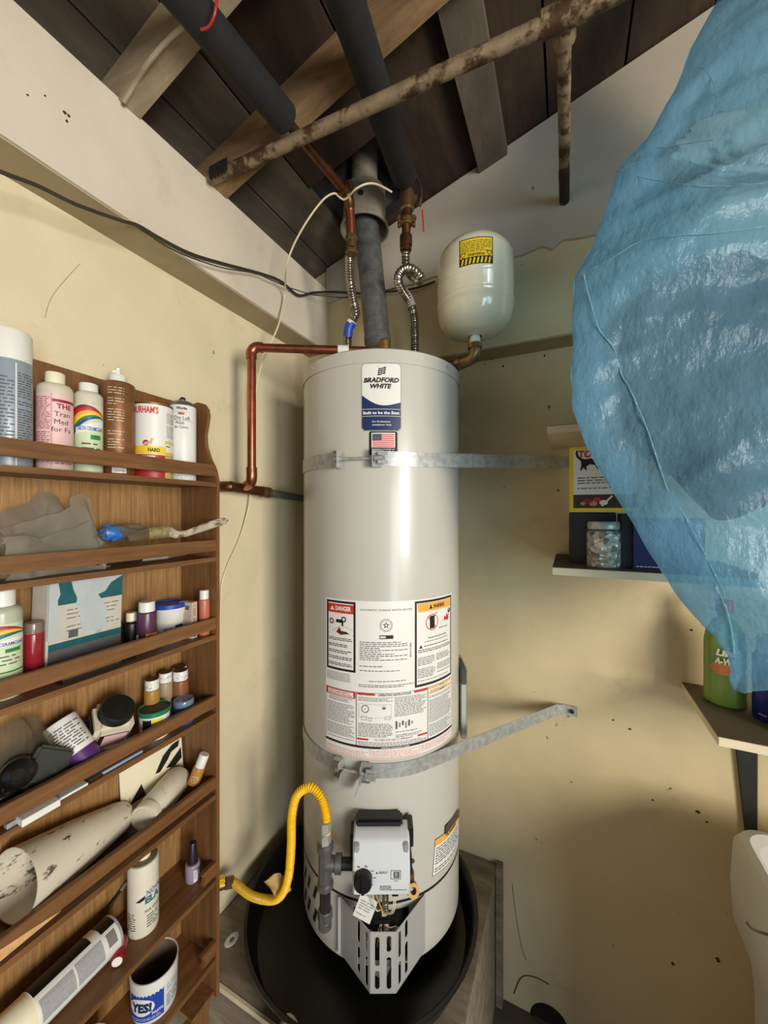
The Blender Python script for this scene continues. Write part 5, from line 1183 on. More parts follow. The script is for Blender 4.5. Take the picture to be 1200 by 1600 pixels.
MB(mat('lid_green', (30, 122, 78), .4, var=.06)).lathe([(r * .99, h - .010), (r * 1.02, h - .009), (r * 1.02, h - .001), (r * .97, h), (r * .94, h - .002), (r * .99, h - .004)], M, 36).build('lid_rim', o)
MB(mat('brown_disc', (72, 58, 46), .6, var=.3, vs=60)).lathe([(0, h - .003), (r * .95, h - .003), (r * .95, h - .006), (0, h - .006)], M, 36).build('lid_top', o)
label(Sheet(.004).rect(-.024, .012, -.006, .046, BLACKP, 1).rect(-.004, .032, .016, .046, YELI, 1), M, r * .935, o)
for pl, pr, yt, x_, pc_, lb in ((226, 249, 1060, .060, (178, 132, 62), 'small ochre paint bottle with scribbled white cap, left of three'), (248, 269, 1049, .052, (170, 150, 122), 'small beige paint bottle with blue scribbled cap, middle of three'), (270, 294, 1046, .066, (140, 86, 52), 'small brown paint bottle with scribbled white cap, right of three'), (269, 292, 1040, .034, (150, 100, 70), 'small brown paint bottle half hidden behind the right one of three')):
    b, r, h = it(pl, pr, yt, x_, z); M = camM(b); hb = h - .022
    o = thing('paint_bottle', b, lb, 'bottle', 'scribbled cap paint bottles on the fourth shelf')
    MB(mat('paint_%d_%d_%d' % pc_, pc_, .35, var=.1)).lathe(bottle_prof(r * 1.12, hb, .005, r * .8, .001), M, 20).build('body', o); cp = capm(MB(WHITEP), M, r, hb - .001, h - .002, 20).build('cap', o)
    MB(mat('paint_ring', (92, 64, 40), .6)).lathe([(0, h - .0021), (r * .92, h - .0021), (r * .9, h - .001), (0, h - .001)], M, 20).build('paint_dab', o)
    S = Sheet(.003); rs = random.Random(pl)
    for _ in range(7): a, c_ = rs.uniform(-r * 1.1, r * .9), rs.uniform(hb + .003, h - .008); S.line(a, c_, a + rs.uniform(.002, .006), c_ + rs.uniform(-.004, .004), .0009, BLUE if 'blue' in lb else INKG)
    label(S, M, r, o, 'scribble')
b, r, h = it(270, 304, 1074, .100, z); M = camM(b); h = .052
o = thing('jar', b, 'small clear jar of blue paint on fourth shelf', 'jar', 'containers on the shelf unit')
MB(mat('blue_paint_jar', (58, 84, 134), .18, var=.12)).lathe([(0, 0), (r, 0), (r * 1.02, .006), (r, .030), (r * .92, .034), (r * .9, .038), (0, .038)], M, 26).build('body', o)
MB(mat('clear_blue_lid', (108, 128, 158), .15, var=.08)).lathe([(0, .0382), (r * .96, .0382), (r * .98, .049), (r * .9, h), (r * .7, h - .001), (0, h - .003)], M, 26).build('lid', o)
# flat bits in the gap under the fourth rail
def slip(name, lb, pa, pb, x, w_, th, m, zt=z, cat='strip'):
    A, B = at(*pa, 'x', x), at(*pb, 'x', x); A.z = B.z = zt + .0006; ex = (B - A).normalized()
    o = MB(m).box((0, -w_ / 2, 0), ((B - A).length, w_ / 2, th), frame(A, ex, UP.cross(ex), UP), ch=.0006).build(name); return tag(o, lb, cat)
slip('card_strip', 'white printed card strip in the gap, nearest the white box', (84, 1246), (134, 1219), .128, .016, .004, PAPER)
slip('blue_pen', 'thin blue and white pen lying in the gap under fourth rail', (160, 1206), (222, 1172), .128, .006, .004, mat('pen_blue', (160, 176, 206), .3))
o = slip('white_box', 'white plastic box end poking out under the fourth rail', (28, 1279), (88, 1247), .136, .026, .011, WHITEP, cat='box')
slip('metal_nut', 'small shiny metal piece left of the white box end', (8, 1286), (24, 1278), .128, .010, .008, GALV, cat='hardware')
slip('dark_slip', 'dull grey paper slip lying deeper behind the blue pen', (134, 1206), (160, 1190), .118, .02, .001, INKG)

# --- fifth shelf
z = SH[4]
p = at(282, 1200, 'x', .022); o = thing('picture_card', (0.02, p.y, z), 'white card with black blotches leaning at back of fifth shelf', 'card')
pl_ = at(187, 1200, 'x', .022).y; pr_ = at(284, 1200, 'x', .022).y; Mq = frame((.030, pl_, z + .0006), (0, 1, 0), (-1, 0, 0), UP) @ Matrix.Rotation(-.10, 4, 'X'); wq = pr_ - pl_; hq = .118
MB(CREAMC).box((0, -.0015, 0), (wq, 0, hq), Mq).build('card', o)
S = Sheet().poly([(wq * .52, .062), (wq * .66, .092), (wq * .82, .106), (wq * .96, .108), (wq * .93, .094), (wq * .80, .090), (wq * .74, .078), (wq * .60, .060)], INK, 1).poly([(wq * .70, .060), (wq * .98, .088), (wq * .98, .062), (wq * .84, .052)], INK, 1).poly([(wq * .10, .03), (wq * .3, .06), (wq * .36, .03)], INK, 1).poly([(wq * .05, .012), (wq * .12, .05), (wq * .16, .01)], TAN, 1)
mb = MB(); S.emit(mb, flatmap(Mq @ Matrix.Translation((0, -.0015, 0)))); mb.build('print', o)
def lying(name, lb, cat, q0, q1, x0, x1, r, zfix=None, grp='containers on the shelf unit'):
    A, B = at(*q0, 'x', x0), at(*q1, 'x', x1)
    if zfix is not None: A.z = zfix[0]; B.z = zfix[1]
    o = thing(name, A, lb, cat, grp); return o, camM(A, (B - A).normalized()), (B - A).length
o, M, L_ = lying('bottle', 'dirty white bottle lying on its side with wide cap forward', 'bottle', (226, 1230), (281, 1208), .094, .046, .031, (z + .032, z + .032))
MB(WHITEO).lathe([(0, .010), (.022, .010), (.024, .016), (.030, .026), (.0305, L_ - .012), (.027, L_ - .002), (0, L_)], M, 32).build('body', o)
MB(WHITEO).lathe([(0, -.004), (.0275, -.004), (.0292, -.001), (.0292, .014), (.025, .0155), (0, .0155)], M, 32).lathe([(.021, -.0042), (.021, -.0052), (.020, -.0052), (.020, -.0042)], M, 28).build('cap', o)
o, M, L_ = lying('bottle', 'small ochre bottle with white cap leaning in the fifth shelf corner', 'bottle', (302, 1224), (319, 1180), .098, .112, .011, None)
MB(mat('ochre_paint', (186, 134, 66), .35, var=.1)).lathe(bottle_prof(.0135, L_ * .62, .004, .009, .002), M, 20).build('body', o); capm(MB(WHITEP), M, .0115, L_ * .60, L_ * 1.05, 20).build('cap', o)
label(Sheet(.003).rect(-.008, .008, .008, .022, mat('ochre_label', (214, 176, 110), .5), 0).print_rows(-.006, .009, .007, .021, .003, INK, .4), M, .0135, o)
# white cone-shaped pitcher lying on its side
A = at(34, 1330, 'x', .0705); B = at(195, 1270, 'x', .040); A.z = z + .064; B.z = z + .034
o = thing('funnel_cup', A, 'large white speckled plastic cone lying open end towards the left', 'cup'); dv = (B - A).normalized(); M = camM(A, dv); L_ = (B - A).length
SPK = mat('speckled_white', (222, 214, 196), .45, var=.05, dirt=(96, 86, 72), dirt_at=(.59, .63), ds=48, stretch=(1, .45, 1))
MB(SPK).lathe([(.0535, -.012), (.0555, -.012), (.045, L_ * .45), (.031, L_ * .92), (.024, L_), (0, L_ + .002), (0, L_ - .001), (.022, L_ - .003), (.043, L_ * .45)], M, 44, closed=True).build('cone', o)
settle(o, z, .0125)
zb = z + .0015
def rod(nm, lb, qa, qb, x0, x1, r, m, ferr=None):
    A, B = at(*qa, 'x', x0), at(*qb, 'x', x1); A.z = zb + r; B.z = zb + r; return brush(nm, lb, A, B, r, m, ferr, .55)
rod('long_brush', 'black handled brush along the front of fifth shelf, right end', (318, 1224), (226, 1283), .118, .122, .0042, IRON, IRON)
rod('long_brush', 'brush with long silver ferrule along the front of fifth shelf', (240, 1278), (40, 1400), .108, .118, .0058, STEEL, STEEL)
rod('long_brush', 'dark flat brush at the left front of fifth shelf', (70, 1380), (-40, 1462), .112, .122, .0070, IRON, GALV)
rod('long_brush', 'dark brush behind the silver one near the white cone', (250, 1262), (160, 1320), .092, .098, .0045, mat('dark_red_wood', (56, 32, 26), .5), IRON)
slip('metal_file', 'flat grey metal strip under the brushes at left of fifth shelf', (0, 1466), (58, 1418), .100, .016, .003, IRON, SH[4])

# --- sixth shelf
z = SH[5]
b, r, h = it(199, 249, 1333, .082, z); M = camM(b)
o = thing('bottle', b, 'stained white squeeze bottle with blue lettering on sixth shelf', 'bottle', 'containers on the shelf unit')
MB(mat('stained_white', (226, 220, 202), .42, var=.05, dirt=(160, 112, 60), dirt_at=(.62, .68), ds=26)).lathe([(0, 0), (r * .95, 0), (r, .004), (r, h - .014), (r * .96, h - .010), (r * .8, h - .008), (0, h - .008)], M, 32).build('body', o)
MB(mat('olive_collar', (112, 104, 76), .6)).lathe([(r * .6, h - .008), (r * .9, h - .0085), (r * .9, h - .007), (r * .55, h - .005)], M, 30).build('collar', o); capm(MB(CREAMC), M, r * .48, h - .008, h + .012).build('cap', o)
S = Sheet(.004).text('NOVA', .006, h * .545, .0105, BLUE, 'l', bold=.01, width=.030).text('ELA', .003, h * .445, .0125, TEAL, 'l', bold=.05, width=.030).text('FOR WOOD', .003, h * .325, .0048, INK, 'l', width=.034).print_rows(.006, h * .12, .030, h * .30, .0055, INKG, .35).print_rows(-.034, h * .12, -.014, h * .36, .0046, INKG, .35)
S.poly([(-.014, h * .50), (-.004, h * .54), (.004, h * .56), (.002, h * .51), (-.006, h * .49)], INK, 1).poly([(-.010, h * .55), (.0, h * .585), (-.004, h * .60)], PAPER, 2); label(S, M, r, o)
b, r, h = it(289, 313, 1316, .086, z); M = camM(b)
o = thing('nail_polish', b, 'lilac nail polish bottle with tall black cap on sixth shelf', 'bottle', 'containers on the shelf unit')
MB(mat('lilac_glass', (158, 144, 162), .2, var=.06)).lathe([(0, 0), (r * .85, 0), (r, .004), (r, h * .42), (r * .9, h * .47), (0, h * .48)], M, 24).build('body', o)
MB(mat('dark_cap', (40, 32, 34), .35)).lathe([(0, h * .48), (r * .72, h * .48), (r * .52, h * .97), (r * .42, h), (0, h)], M, 24).build('cap', o); label(Sheet(.003).rect(.002, h * .06, .011, h * .36, PAPER, 1).print_rows(.003, h * .1, .010, h * .33, .003, BLUE, .4), M, r, o)
o, M, L_ = lying('spray_can', 'long black and white can lying along the sixth shelf', 'spray can', (176, 1452), (20, 1545), .070, .078, .033, (z + .034, z + .034))
r = .033
MB(PAPER).lathe([(0, 0), (r * .95, 0), (r, .003), (r, L_ * .86), (0, L_ * .86)], M, 36).build('body', o)
MB(GALV).lathe([(r * .99, -.001), (r * 1.02, .000), (r * 1.02, .004), (r * .99, .004)], M, 36, closed=True).build('rim', o)
capm(MB(CREAMC), M, r * .97, L_ * .86, L_ * 1.16, 36).build('cap', o)
def sidewrap(M, r):                           # sheet u along the axis, v around; v=0 faces the viewer
    def fn(u, v, h): a = -PI / 2 + v / r; return M @ Vector(((r + h) * math.cos(a), (r + h) * math.sin(a), u))
    return fn
S = Sheet(.2)
def band(u0, u1, v0, v1, m, layer):           # strips around the can
    n = max(1, int((v1 - v0) / .005)); 
    for i in range(n): S.rect(u0, v0 + (v1 - v0) * i / n, u1, v0 + (v1 - v0) * (i + 1) / n, m, layer)
BLKI = mat('deep_black_ink', (18, 16, 14), .4, var=0)
SGN = 1 if (M.to_3x3() @ Vector((1, 0, 0))).z > 0 else -1
def bd(u0, u1, a, b_, m, layer): band(u0, u1, min(a * SGN, b_ * SGN), max(a * SGN, b_ * SGN), m, layer)
bd(.004, .030, .012, .075, BLKI, 1); bd(.046, L_ * .86, .014, .075, BLKI, 1); bd(.060, L_ * .70, .052, .060, BRASS, 2)
bd(.034, L_ * .50, -.030, .006, mat('grey_print', (168, 168, 170), .5, var=.2, vs=300), 1); bd(L_ * .52, L_ * .84, -.030, .004, mat('grey_print', (168, 168, 170), .5), 1)
for k_ in range(12): bd(.010, .026, -.018 + k_ * .0020, -.018 + k_ * .0020 + .0011, INK, 2)
mb = MB(); S.emit(mb, sidewrap(M, r), .0003, .0001); mb.build('label', o)
o, M, L_ = lying('nail_polish', 'small dark red bottle lying end-on beside the long can', 'bottle', (183, 1484), (192, 1440), .112, .070, .011, (z + .0125, z + .0125))
MB(mat('red_polish', (136, 28, 36), .2, var=.08)).lathe([(0, 0), (.0105, 0), (.0122, .003), (.0122, L_ * .7), (.006, L_ * .78), (0, L_ * .8)], M, 24).build('body', o)
MB(PAPER).lathe([(0, -.0006), (.0088, -.0006), (.0088, .0002), (0, .0002)], M, 24).lathe([(0, -.0009), (.004, -.0009), (.004, -.0005), (0, -.0005)], M, 12).build('end_label', o); capm(MB(BLACKP), M, .007, L_ * .78, L_ * 1.1, 16).build('cap', o)
A, B = at(150, 1415, 'x', .022), at(204, 1370, 'x', .016); A.z = z + .03; 
brush('long_brush', 'thin dark brush leaning behind the squeeze bottle on sixth shelf', A, B, .0035, IRON, GALV, .7)

# --- seventh shelf
z = SH[6]
def cup(b, r, h, M, m, inner, o, th=.0022):
    MB(m).lathe([(0, 0), (r * .90, 0), (r * .93, .003), (r, h), (r - th, h), (r * .90 - th, .004), (0, .004)], M, 40).build('wall', o)
    MB(inner).lathe([(r * .985 - th, h - .002), (r * .985 - th * 1.3, h - .004), (r * .90 - th * 1.2, .0052), (0, .0052)], M, 40).build('lining', o)
BRN = mat('brown_residue', (112, 94, 82), .55, var=.15, vs=30)
b, r, h = it(200, 283, 1478, .080, z); M = camM(b); r *= .93
o = thing('cup', b, 'white plastic pot with blue YES label, open and empty', 'pot', 'containers on the shelf unit'); h = .088
cup(b, r, h, M, WHITEP, BRN, o)
S = Sheet(.004); k0, k1 = -r * 1.15, r * .38
S.rect(k0, .010, k1, .066, BLUE, 0)
n = 14
ov = [(k0 * .60 + k1 * .30 + .022 * math.cos(2 * PI * i / n) * 1.25, .040 + .018 * math.sin(2 * PI * i / n)) for i in range(n)]
for i in range(n // 2): a = [ov[i], ov[i + 1], ov[n - i - 1], ov[n - i if i else 0]]; S.poly(a, PAPER, 1)
S.text('YES!', k0 * .60 + k1 * .34, .0315, .0165, NAVY, width=.043, bold=.06, italic=.05).text('PASTE', k1 - .012, .0225, .0052, PAPER, width=.020, bold=.03).print_rows(k0 + .004, .012, k1 - .006, .020, .0032, PAPER, .3, gap=0).print_rows(r * .48, .016, r * 1.3, .066, .0055, mat('pale_blue_ink', (150, 170, 206), .5), .3)
label(S, M, r * .972, o)
b, r, h = it(-10, 104, 1528, .078, z); M = camM(b); r *= .88
o = thing('tin', b, 'open dusty tin with brown inside and blue red label', 'tin', 'containers on the shelf unit'); h = .094
cup(b, r, h, M, mat('tin_side', (186, 150, 120), .45, .1, var=.1), mat('olive_lining', (122, 108, 78), .5, .2, var=.15, vs=20), o)
label(Sheet(.004).rect(.004, .012, .034, .070, mat('light_blue_ink', (108, 150, 206), .5), 1).rect(.034, .012, r * 1.5, .080, mat('rose_ink', (196, 128, 118), .5), 1), M, r * .965, o)
b, r, h = it(92, 180, 1552, .088, z); M = camM(b); r *= .86
o = thing('cup', b, 'plain cream pot of dried brown stain beside the dusty tin', 'pot', 'containers on the shelf unit'); h = .070
cup(b, r, h, M, WHITEO, BRN, o); MB(BRN).lathe([(0, .045), (r * .93, .046), (r * .93, .05), (0, .049)], M, 36).build('dried_stain', o)

# ------------------------------------------------------------------ white shelves on the back wall
def board(name, lb, x0, y0, zt, th, x1=2.35):
    o = thing(name, (x0, -.001, zt - th), lb, 'shelf')
    MB(WSHELF).box((x0, y0, zt - th), (x1, -.0012, zt - .0012), ch=.0012).build('board', o)
    MB(SHTOP).box((x0 + .001, y0 + .002, zt - .0014), (x1 - .001, -.0014, zt)).build('dusty_top', o); return o
board('wall_shelf', 'topmost white painted wall shelf, end showing left of the blue bag', .855, -.264, 1.804, .019)
ms = board('wall_shelf', 'middle white wall shelf holding the jar of hardware', .868, -.318, 1.461, .018, 1.26)
ls = board('wall_shelf', 'lowest white wall shelf on a dark bracket, at right', 1.182, -.285, 1.125, .019)
BRK = mat('dark_bracket', (52, 52, 52), .5, .4, var=.15)
mb = MB(BRK).prism([(1.285, 1.104), (1.337, 1.104), (1.336, .765), (1.314, .765)], -.012, -.0012); mb.prism([(-.25, 1.104), (-.0012, 1.104), (-.0012, 1.04), (-.02, 1.04)], 1.318, 1.322, plane='yz')
tag(mb.build('shelf_bracket'), 'dark tapering steel bracket under the lowest white shelf', 'bracket')
z = 1.461
bx = thing('black_box', (.99, -.13, z), 'black box behind the jar, under the yellow carton', 'box')
MB(BLACKP).box((.905, -.215, z + .0005), (1.008, -.02, z + .128), ch=.002).build('carton', bx)
# yellow bait carton
f0 = Vector((.905, -.238, 1.5905)); Mq = frame(f0, (1, 0, 0), (0, 1, 0), UP) @ Matrix.Rotation(-.05, 4, 'Z')
o = thing('bait_box', f0, 'yellow and white bait carton with black cat on the black box', 'box')
wq, hq = .150, .160
YB = mat('carton_yellow', (240, 208, 44), .45, var=.04)
MB(YB).box((0, 0, 0), (wq, .11, hq), Mq, ch=.0012).build('carton', o)
S = Sheet().rect(.009, .042, wq - .009, hq - .008, PAPER, 0).rect(.009, .009, wq - .009, .042, mat('dark_photo', (62, 36, 24), .5, var=.2, vs=60), 0)
S.text('TOMCAT', .020, hq - .027, .0165, RED, 'l', width=.088, bold=.05, italic=.12)
def cat(u, v, s): return [(u + a * s, v + b_ * s) for a, b_ in ((0, 0), (.06, -.02), (.10, .10), (.18, .02), (.24, -.02), (.22, .14), (.34, .22), (.52, .20), (.62, .02), (.70, -.02), (.68, .16), (.80, .06), (.90, .02), (.80, .22), (.92, .34), (1.0, .40), (.98, .50), (.90, .56), (.80, .52), (.60, .46), (.34, .46), (.18, .44), (.06, .48), (-.06, .60), (-.10, .74), (-.06, .82), (-.14, .82), (-.18, .68), (-.12, .52), (.02, .38), (.04, .22))]
S.poly(cat(.024, hq - .058, .060), INK, 2)
S.print_rows(.018, .050, wq - .030, hq - .072, .0064, INKG, .38, gap=.12)
for u_, v_, r_, m_ in ((.040, .026, .010, MAROON), (.052, .020, .009, mat('meat_ink', (196, 140, 96), .5)), (.060, .030, .008, RED), (.074, .022, .009, CREAMC), (.030, .020, .006, TAN)): S.disc(u_, v_, r_, m_, 2, 12, r_ * .7)
S.line(.070, .014, .092, .038, .004, CREAMC, 3)
mb = MB(); S.emit(mb, flatmap(Mq)); S2 = Sheet().rect(.006, .01, .100, hq - .01, PAPER, 0); S2.emit(mb, flatmap(Mq @ Matrix.Rotation(-PI / 2, 4, 'Z') @ Matrix.Translation((-.11, 0, 0)))); mb.build('print', o)
# jar of hardware
b = at(936, 884, 'z', z); b = Vector((b.x + .008, -.262, z + .0005)); M = camM(b); r = .036
o = thing('hardware_jar', b, 'glass jar full of shiny metal bits on the middle white shelf', 'jar')
JM, t_, p_ = nt('shiny_bits'); vv = tex_coord(t_); vo = t_.nodes.new('ShaderNodeTexVoronoi'); vo.inputs['Scale'].default_value = 75; t_.links.new(vv, vo.inputs['Vector'])
t_.links.new(ramp(t_, vo.outputs['Color'], [(.2, rgb((120, 108, 90))), (.5, rgb((200, 190, 172))), (.85, rgb((246, 240, 228)))]), p_.inputs['Base Color']); p_.inputs['Metallic'].default_value = .35; p_.inputs['Roughness'].default_value = .3; bump(t_, p_, vo.outputs['Distance'], 1.0, .01)
MB(JM).lathe([(0, .002), (r * .92, .002), (r * .96, .006), (r * .96, .078), (r * .8, .084), (0, .084)], M, 36).build('contents', o)
GLS, t_, p_ = nt('jar_glass'); p_.inputs['Roughness'].default_value = .05; p_.inputs['Base Color'].default_value = rgb((210, 214, 206)); _t = t_.nodes.new('ShaderNodeBsdfTransparent'); _m = t_.nodes.new('ShaderNodeMixShader'); _m.inputs[0].default_value = .14; t_.links.new(_t.outputs[0], _m.inputs[1]); t_.links.new(p_.outputs[0], _m.inputs[2]); t_.links.new(_m.outputs[0], t_.nodes['Material Output'].inputs['Surface'])
MB(GLS).lathe([(0, 0), (r, 0), (r, .084), (r * .88, .090), (r * .88, .094)], M, 36).build('glass', o)
MB(GALV).lathe([(r * .92, .089), (r * .93, .090), (r * .93, .1035), (r * .88, .106), (0, .1062)], M, 36).lathe([(r * .95, .096), (r * .95, .098)], M, 36).build('lid', o)
b = Vector((1.012, -.25, z + .0005)); o = thing('blue_box', b, 'navy blue carton on the middle shelf beside the bag edge', 'box')
Mq = frame(b, (1, 0, 0), (0, 1, 0), UP); MB(mat('navy_card', (34, 36, 92), .45)).box((.022, -.03, 0), (.15, .06, .115), Mq, ch=.001).build('carton', o)
S = Sheet().print_rows(.028, .006, .10, .0095, .0035, PAPER, .5, gap=0); mb = MB(BLACKP).box((.0, -.018, 0), (.0215, .06, .125), Mq, ch=.001); S.emit(mb, flatmap(Mq @ Matrix.Translation((0, -.03, 0)))); mb.build('print', o)
# lowest shelf bottles
z = 1.125
b = Vector((1.246, -.100, z + .0005)); M = camM(b)
o = thing('cleaner_bottle', b, 'green cleaner bottle half hidden behind the tip of blue bag', 'bottle')
GRN = mat('green_bottle', (122, 148, 66), .3, var=.08)
mb = MB(GRN); mb.lathe([(0, 0), (.036, 0), (.040, .004), (.040, .15), (.036, .175), (.024, .198), (.014, .210), (.014, .222), (0, .222)], M @ Matrix.Scale(.8, 4, (0, 1, 0)), 32); mb.build('body', o); capm(MB(RED), M, .017, .222, .25).build('cap', o)
S = Sheet(.005).disc(-.004, .093, .026, mat('orange_label', (206, 120, 72), .5), 0, 20, .014).text('LIME', -.016, .125, .014, CREAMC, 'l', width=.046, bold=.05, italic=.2).text('A-WAY', -.019, .105, .014, CREAMC, 'l', width=.052, bold=.05, italic=.2)
mb = MB(); S.emit(mb, wrap(M, .0403), strip=.004); mb.build('label', o)
b = Vector((1.315, -.150, z + .0005)); M = camM(b); r = .034
o = thing('spray_can', b, 'blue can on the lowest shelf under the bag tip', 'can')
MB(mat('can_blue', (28, 40, 124), .3, .2, var=.06)).lathe([(0, 0), (r * .95, 0), (r, .004), (r, .14), (r * .8, .15), (0, .152)], M, 30).build('body', o); capm(MB(WHITEP), M, r * .8, .15, .185).build('cap', o)
label(Sheet(.004).text('CLR', -.012, .014, .008, INKL, width=.018, italic=.2) if False else Sheet(.004).print_rows(-.024, .010, .004, .020, .006, INKL, .5, gap=0), M, r, o)
b = Vector((1.352, -.222, z + .0005)); M = camM(b); r = .036
o = thing('drain_bottle', b, 'dark purple bottle with white label panels, far right of lowest shelf', 'bottle')
MB(mat('dark_purple', (36, 28, 40), .3, var=.05)).lathe(bottle_prof(r, .17, .03, .012, .004), M, 32).build('body', o); capm(MB(BLACKP), M, .015, .172, .195).build('cap', o)
label(Sheet(.004).rect(-.040, .008, -.010, .135, PAPER, 0).print_rows(-.036, .036, -.013, .125, .0052, INKG, .4).bars(-.033, .012, -.015, .026, INKG, 20).rect(.000, .018, .040, .062, PAPER, 0).disc(.012, .042, .009, INKG, 1).rect(.0, .064, .04, .13, mat('brown_panel', (58, 34, 22), .5), 0), M, r, o)

# ------------------------------------------------------------------ white utility tub, lower right
o = thing('utility_tub', (1.55, -.40, 0), 'white plastic utility tub standing at the lower right', 'tub')
def rr_ring(x0, y0, x1, y1, r, z_, n=6):
    p = []
    for cx, cy, a0 in ((x1 - r, y1 - r, 0), (x0 + r, y1 - r, 90), (x0 + r, y0 + r, 180), (x1 - r, y0 + r, 270)):
        p += [Vector((cx + r * math.cos(math.radians(a0 + 90 * k / n)), cy + r * math.sin(math.radians(a0 + 90 * k / n)), z_)) for k in range(n + 1)]
    return p
def loft(mb, rings, cap=True):
    n = len(rings[0]); vs = [p for r_ in rings for p in r_]; fs = []
    for i in range(len(rings) - 1):
        for k in range(n): fs.append((i * n + k, i * n + (k + 1) % n, (i + 1) * n + (k + 1) % n, (i + 1) * n + k))
    if cap: fs += [tuple(range(n))[::-1], tuple(range((len(rings) - 1) * n, len(rings) * n))]
    return mb.add(vs, fs)
X0, X1, Y0, Y1 = 1.238, 1.86, -.66, -.135; G_ = lambda d, z_: rr_ring(X0 + d, Y0 + d, X1 - d, Y1 - d, .05, z_)
rings = [G_(.030, .02), G_(.028, .55), G_(.020, .645), G_(.0, .675), G_(-.004, .76), G_(.0, .845), G_(.010, .865), G_(.022, .868), G_(.034, .855), G_(.045, .60), G_(.075, .53)]
loft(MB(TUBM), rings).build('basin', o)
MB(DIRT).tube([at(1166, 1440, 'y', -.665), at(1174, 1450, 'y', -.668), at(1185, 1456, 'y', -.668), at(1205, 1462, 'y', -.668)], .0015, 6).build('hair_crack', o)

# ------------------------------------------------------------------ translucent blue bag hanging on the right
BT = .66
def LB(px, py): return ((px - 600) / 600 * BT, EYE.z + (800 - py) / 600 * BT)
left = [LB(*p) for p in ((1160, -300), (1140, -150), (1110, 0), (1066, 75), (1040, 140), (1000, 215), (952, 268), (935, 330), (916, 385), (888, 434), (885, 500), (884, 580), (886, 640), (902, 690), (930, 740), (966, 800), (1002, 862), (1042, 930), (1091, 983), (1108, 996), (1117, 1012), (1128, 1021), (1134, 1044), (1141, 1068), (1146, 1078))]
right = [(.68, 2.80), (.72, 2.64), (.82, 2.47), (.90, 2.30), (.93, 2.10), (.94, 1.9), (.94, 1.7), (.92, 1.55), (.88, 1.45), (.80, 1.375), (.72, 1.32), (.66, 1.295), (.615, 1.288)]
right = right[::-1]; left = left[::-1]
def interp(tab, z_):
    if z_ <= tab[0][1]: return tab[0][0]
    for (a, z0), (b_, z1) in zip(tab, tab[1:]):
        if z_ <= z1: return a + (b_ - a) * (z_ - z0) / (z1 - z0)
    return tab[-1][0]
zlo, zhi = left[0][1], 2.76
o = thing('blue_plastic_bag', EYE + FW * BT + RT * .60 + Vector((0, 0, zhi - EYE.z)), 'large translucent blue plastic bag hanging at the right', 'plastic bag')
NU, NV = 220, 230
def ridge(p): return 1 - 2 * abs(noise.noise(p))
def bagp(u, v):
    z_ = zlo + (zhi - zlo) * v; l, r_ = interp(left, z_), interp(right, z_); c_ = (l + r_) / 2; hw = max(.004, (r_ - l) / 2)
    dp = min(.125, .010 + hw * .60) * (1 if v < .85 else 1 - (v - .85) * 3); a = 2 * PI * u
    hw -= .10 * dp * dp / hw if hw > .05 else 0; c_ += .10 * dp * dp / hw if hw > .05 else 0
    ca, sa = math.cos(a), math.sin(a)
    # front and back sheets meet at a sharp crease left and right
    d0 = dp * (1 - abs(ca) ** 1.6) ** .8; sd = 1 if sa > 0 else -1
    X = (c_ + hw * ca) * 1.0; Z = z_; sp_ = 0 if sa < 0 else 20
    g1 = ridge(Vector((X * 2.3 + Z * 1.0, Z * 3.2 - X * .9, sp_ + 1)))          # broad facets
    g2 = ridge(Vector((X * 5.5 - Z * 4.0, Z * 6.0 + X * 3.0, sp_ + 7)))
    g3 = ridge(Vector((X * 16 + Z * 3, Z * 13 - X * 10, sp_ + 3)))
    g4 = ridge(Vector((X * 3.0 + 4, Z * 16 - X * 3.5, sp_ + 12)))             # pulled horizontal folds
    up_ = max(0, min(1, (z_ - 1.75) / .25))
    disp = .026 * g1 + .012 * g2 + .0035 * g3 + .019 * g4 * up_ - .034
    fade = min(1, (1 - abs(ca)) * 5) * min(1, dp / .07)
    d_ = (d0 + disp * fade) * (.5 if sd > 0 else -1)
    x_ = c_ + hw * ca + .003 * noise.noise(Vector((z_ * 20, sp_, 1))) * (1 if abs(ca) > .8 else .3)
    return EYE + FW * (BT + d_) + RT * x_ + Vector((0, 0, z_ - EYE.z))
FILM = film('blue_film', (142, 194, 224), .42, .13, .9, 52, .36)
MB(FILM).grid(lambda u, v: bagp(u, v), NU, NV, wrap=True).build('film', o)
def front(px, py):                             # point of the bag's near sheet along that direction
    best = None
    for k in range(0, 120):
        u = .5 + k / 240
        z_ = EYE.z + (800 - py) / 600 * (BT - .09)
        for _ in range(3):
            v = (z_ - zlo) / (zhi - zlo); p = bagp(u, v); z_ = EYE.z + (800 - py) / 600 * (p - EYE).dot(FW)
        rel = p - EYE; e = abs(600 + 600 * rel.dot(RT) / rel.dot(FW) - px)
        if best is None or e < best[0]: best = (e, p)
    return best[1]
GLINT = film('blue_film_glint', (140, 192, 214), .8, .12, 1.0, 60, .25)  # denser film on thin tubes stands in for the creases' highlights
def seam_or_glint(pts, r=.0016):
    sp = [front(*q) - FW * .0015 for q in pts]
    MB(GLINT).tube(sp, lambda s, L: r + r * .7 * noise.noise(Vector((s * 90, 0, 0))), 6, .004).build('seam_or_glint', o)
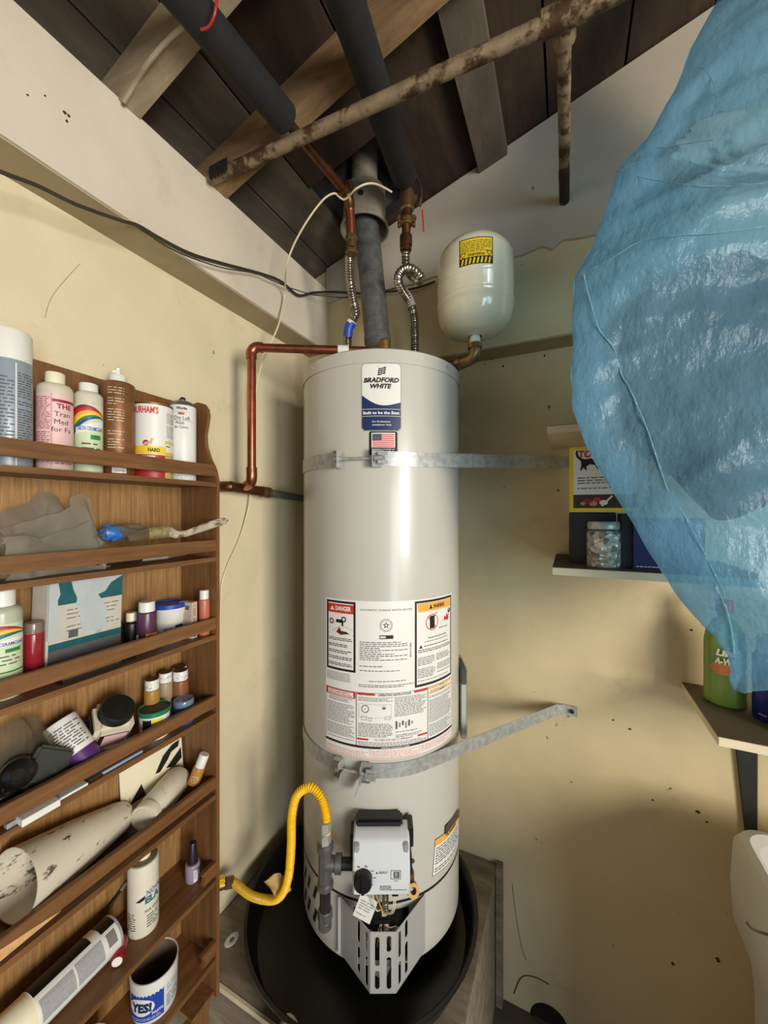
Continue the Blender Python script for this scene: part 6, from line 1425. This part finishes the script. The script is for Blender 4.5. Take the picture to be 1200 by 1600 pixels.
seam_or_glint(((912, 430), (920, 470), (935, 515), (958, 545), (972, 585), (985, 610), (1010, 670), (1030, 720), (1045, 765)), .0011)
seam_or_glint(((1045, 765), (1070, 810), (1095, 860), (1118, 905), (1130, 930)), .0005)
seam_or_glint(((1118, 915), (1132, 950), (1140, 985), (1146, 1020)), .0018)
seam_or_glint(((956, 268), (1000, 279), (1060, 290), (1130, 293), (1195, 289)), .0006)
seam_or_glint(((990, 236), (1030, 231), (1075, 224), (1110, 219)), .0006)
seam_or_glint(((905, 430), (950, 408), (1000, 378), (1060, 369), (1130, 364), (1195, 355)), .0006)
seam_or_glint(((1095, 105), (1110, 125), (1120, 150), (1112, 180)), .0006)
# things inside the bag
def inside(name, lb, cat, px, py, dep, sx, sy, sz, m, sd, amp=.35):
    c_ = EYE + ray(px, py) * (BT + dep)
    mb = MB(m)
    def fn(u, v):
        a, e = 2 * PI * u, PI * (v - .5) * .998; d = Vector((math.cos(a) * math.cos(e), math.sin(a) * math.cos(e), math.sin(e)))
        k = 1 + amp * noise.noise(d * 1.6 + Vector((sd, 0, sd))) + amp * .4 * noise.noise(d * 4.5 + Vector((0, sd, 0)))
        return c_ + RT * (d.x * sx * k) + FW * (d.y * sy * k) + UP * (d.z * sz * k)
    mb.grid(fn, 44, 30, wrap=True); ob = mb.build(name); tag(ob, lb, cat); return ob
inside('grey_bundle', 'dark grey bundled cloth seen through the blue bag', 'cloth', 1140, 595, -.004, .190, .044, .215, mat('grey_cloth', (66, 68, 72), .8, var=.3, vs=14, bp=.5, bs=30), 2.0, .22)
inside('white_pillow', 'pale padded bundle showing high inside the blue bag', 'cloth', 1175, 228, .0, .13, .040, .050, mat('pale_cloth', (206, 198, 180), .8, var=.12, bp=.5, bs=30), 5.0, .3)
MB(mat('bag_tie', (60, 110, 140), .4)).tube([EYE + FW * BT + RT * .63 + Vector((0, 0, 2.70 - EYE.z)), EYE + FW * BT + RT * .63 + Vector((0, 0, deck_z(1.18) - EYE.z))], .008, 10, smooth=False).build('tie', o)
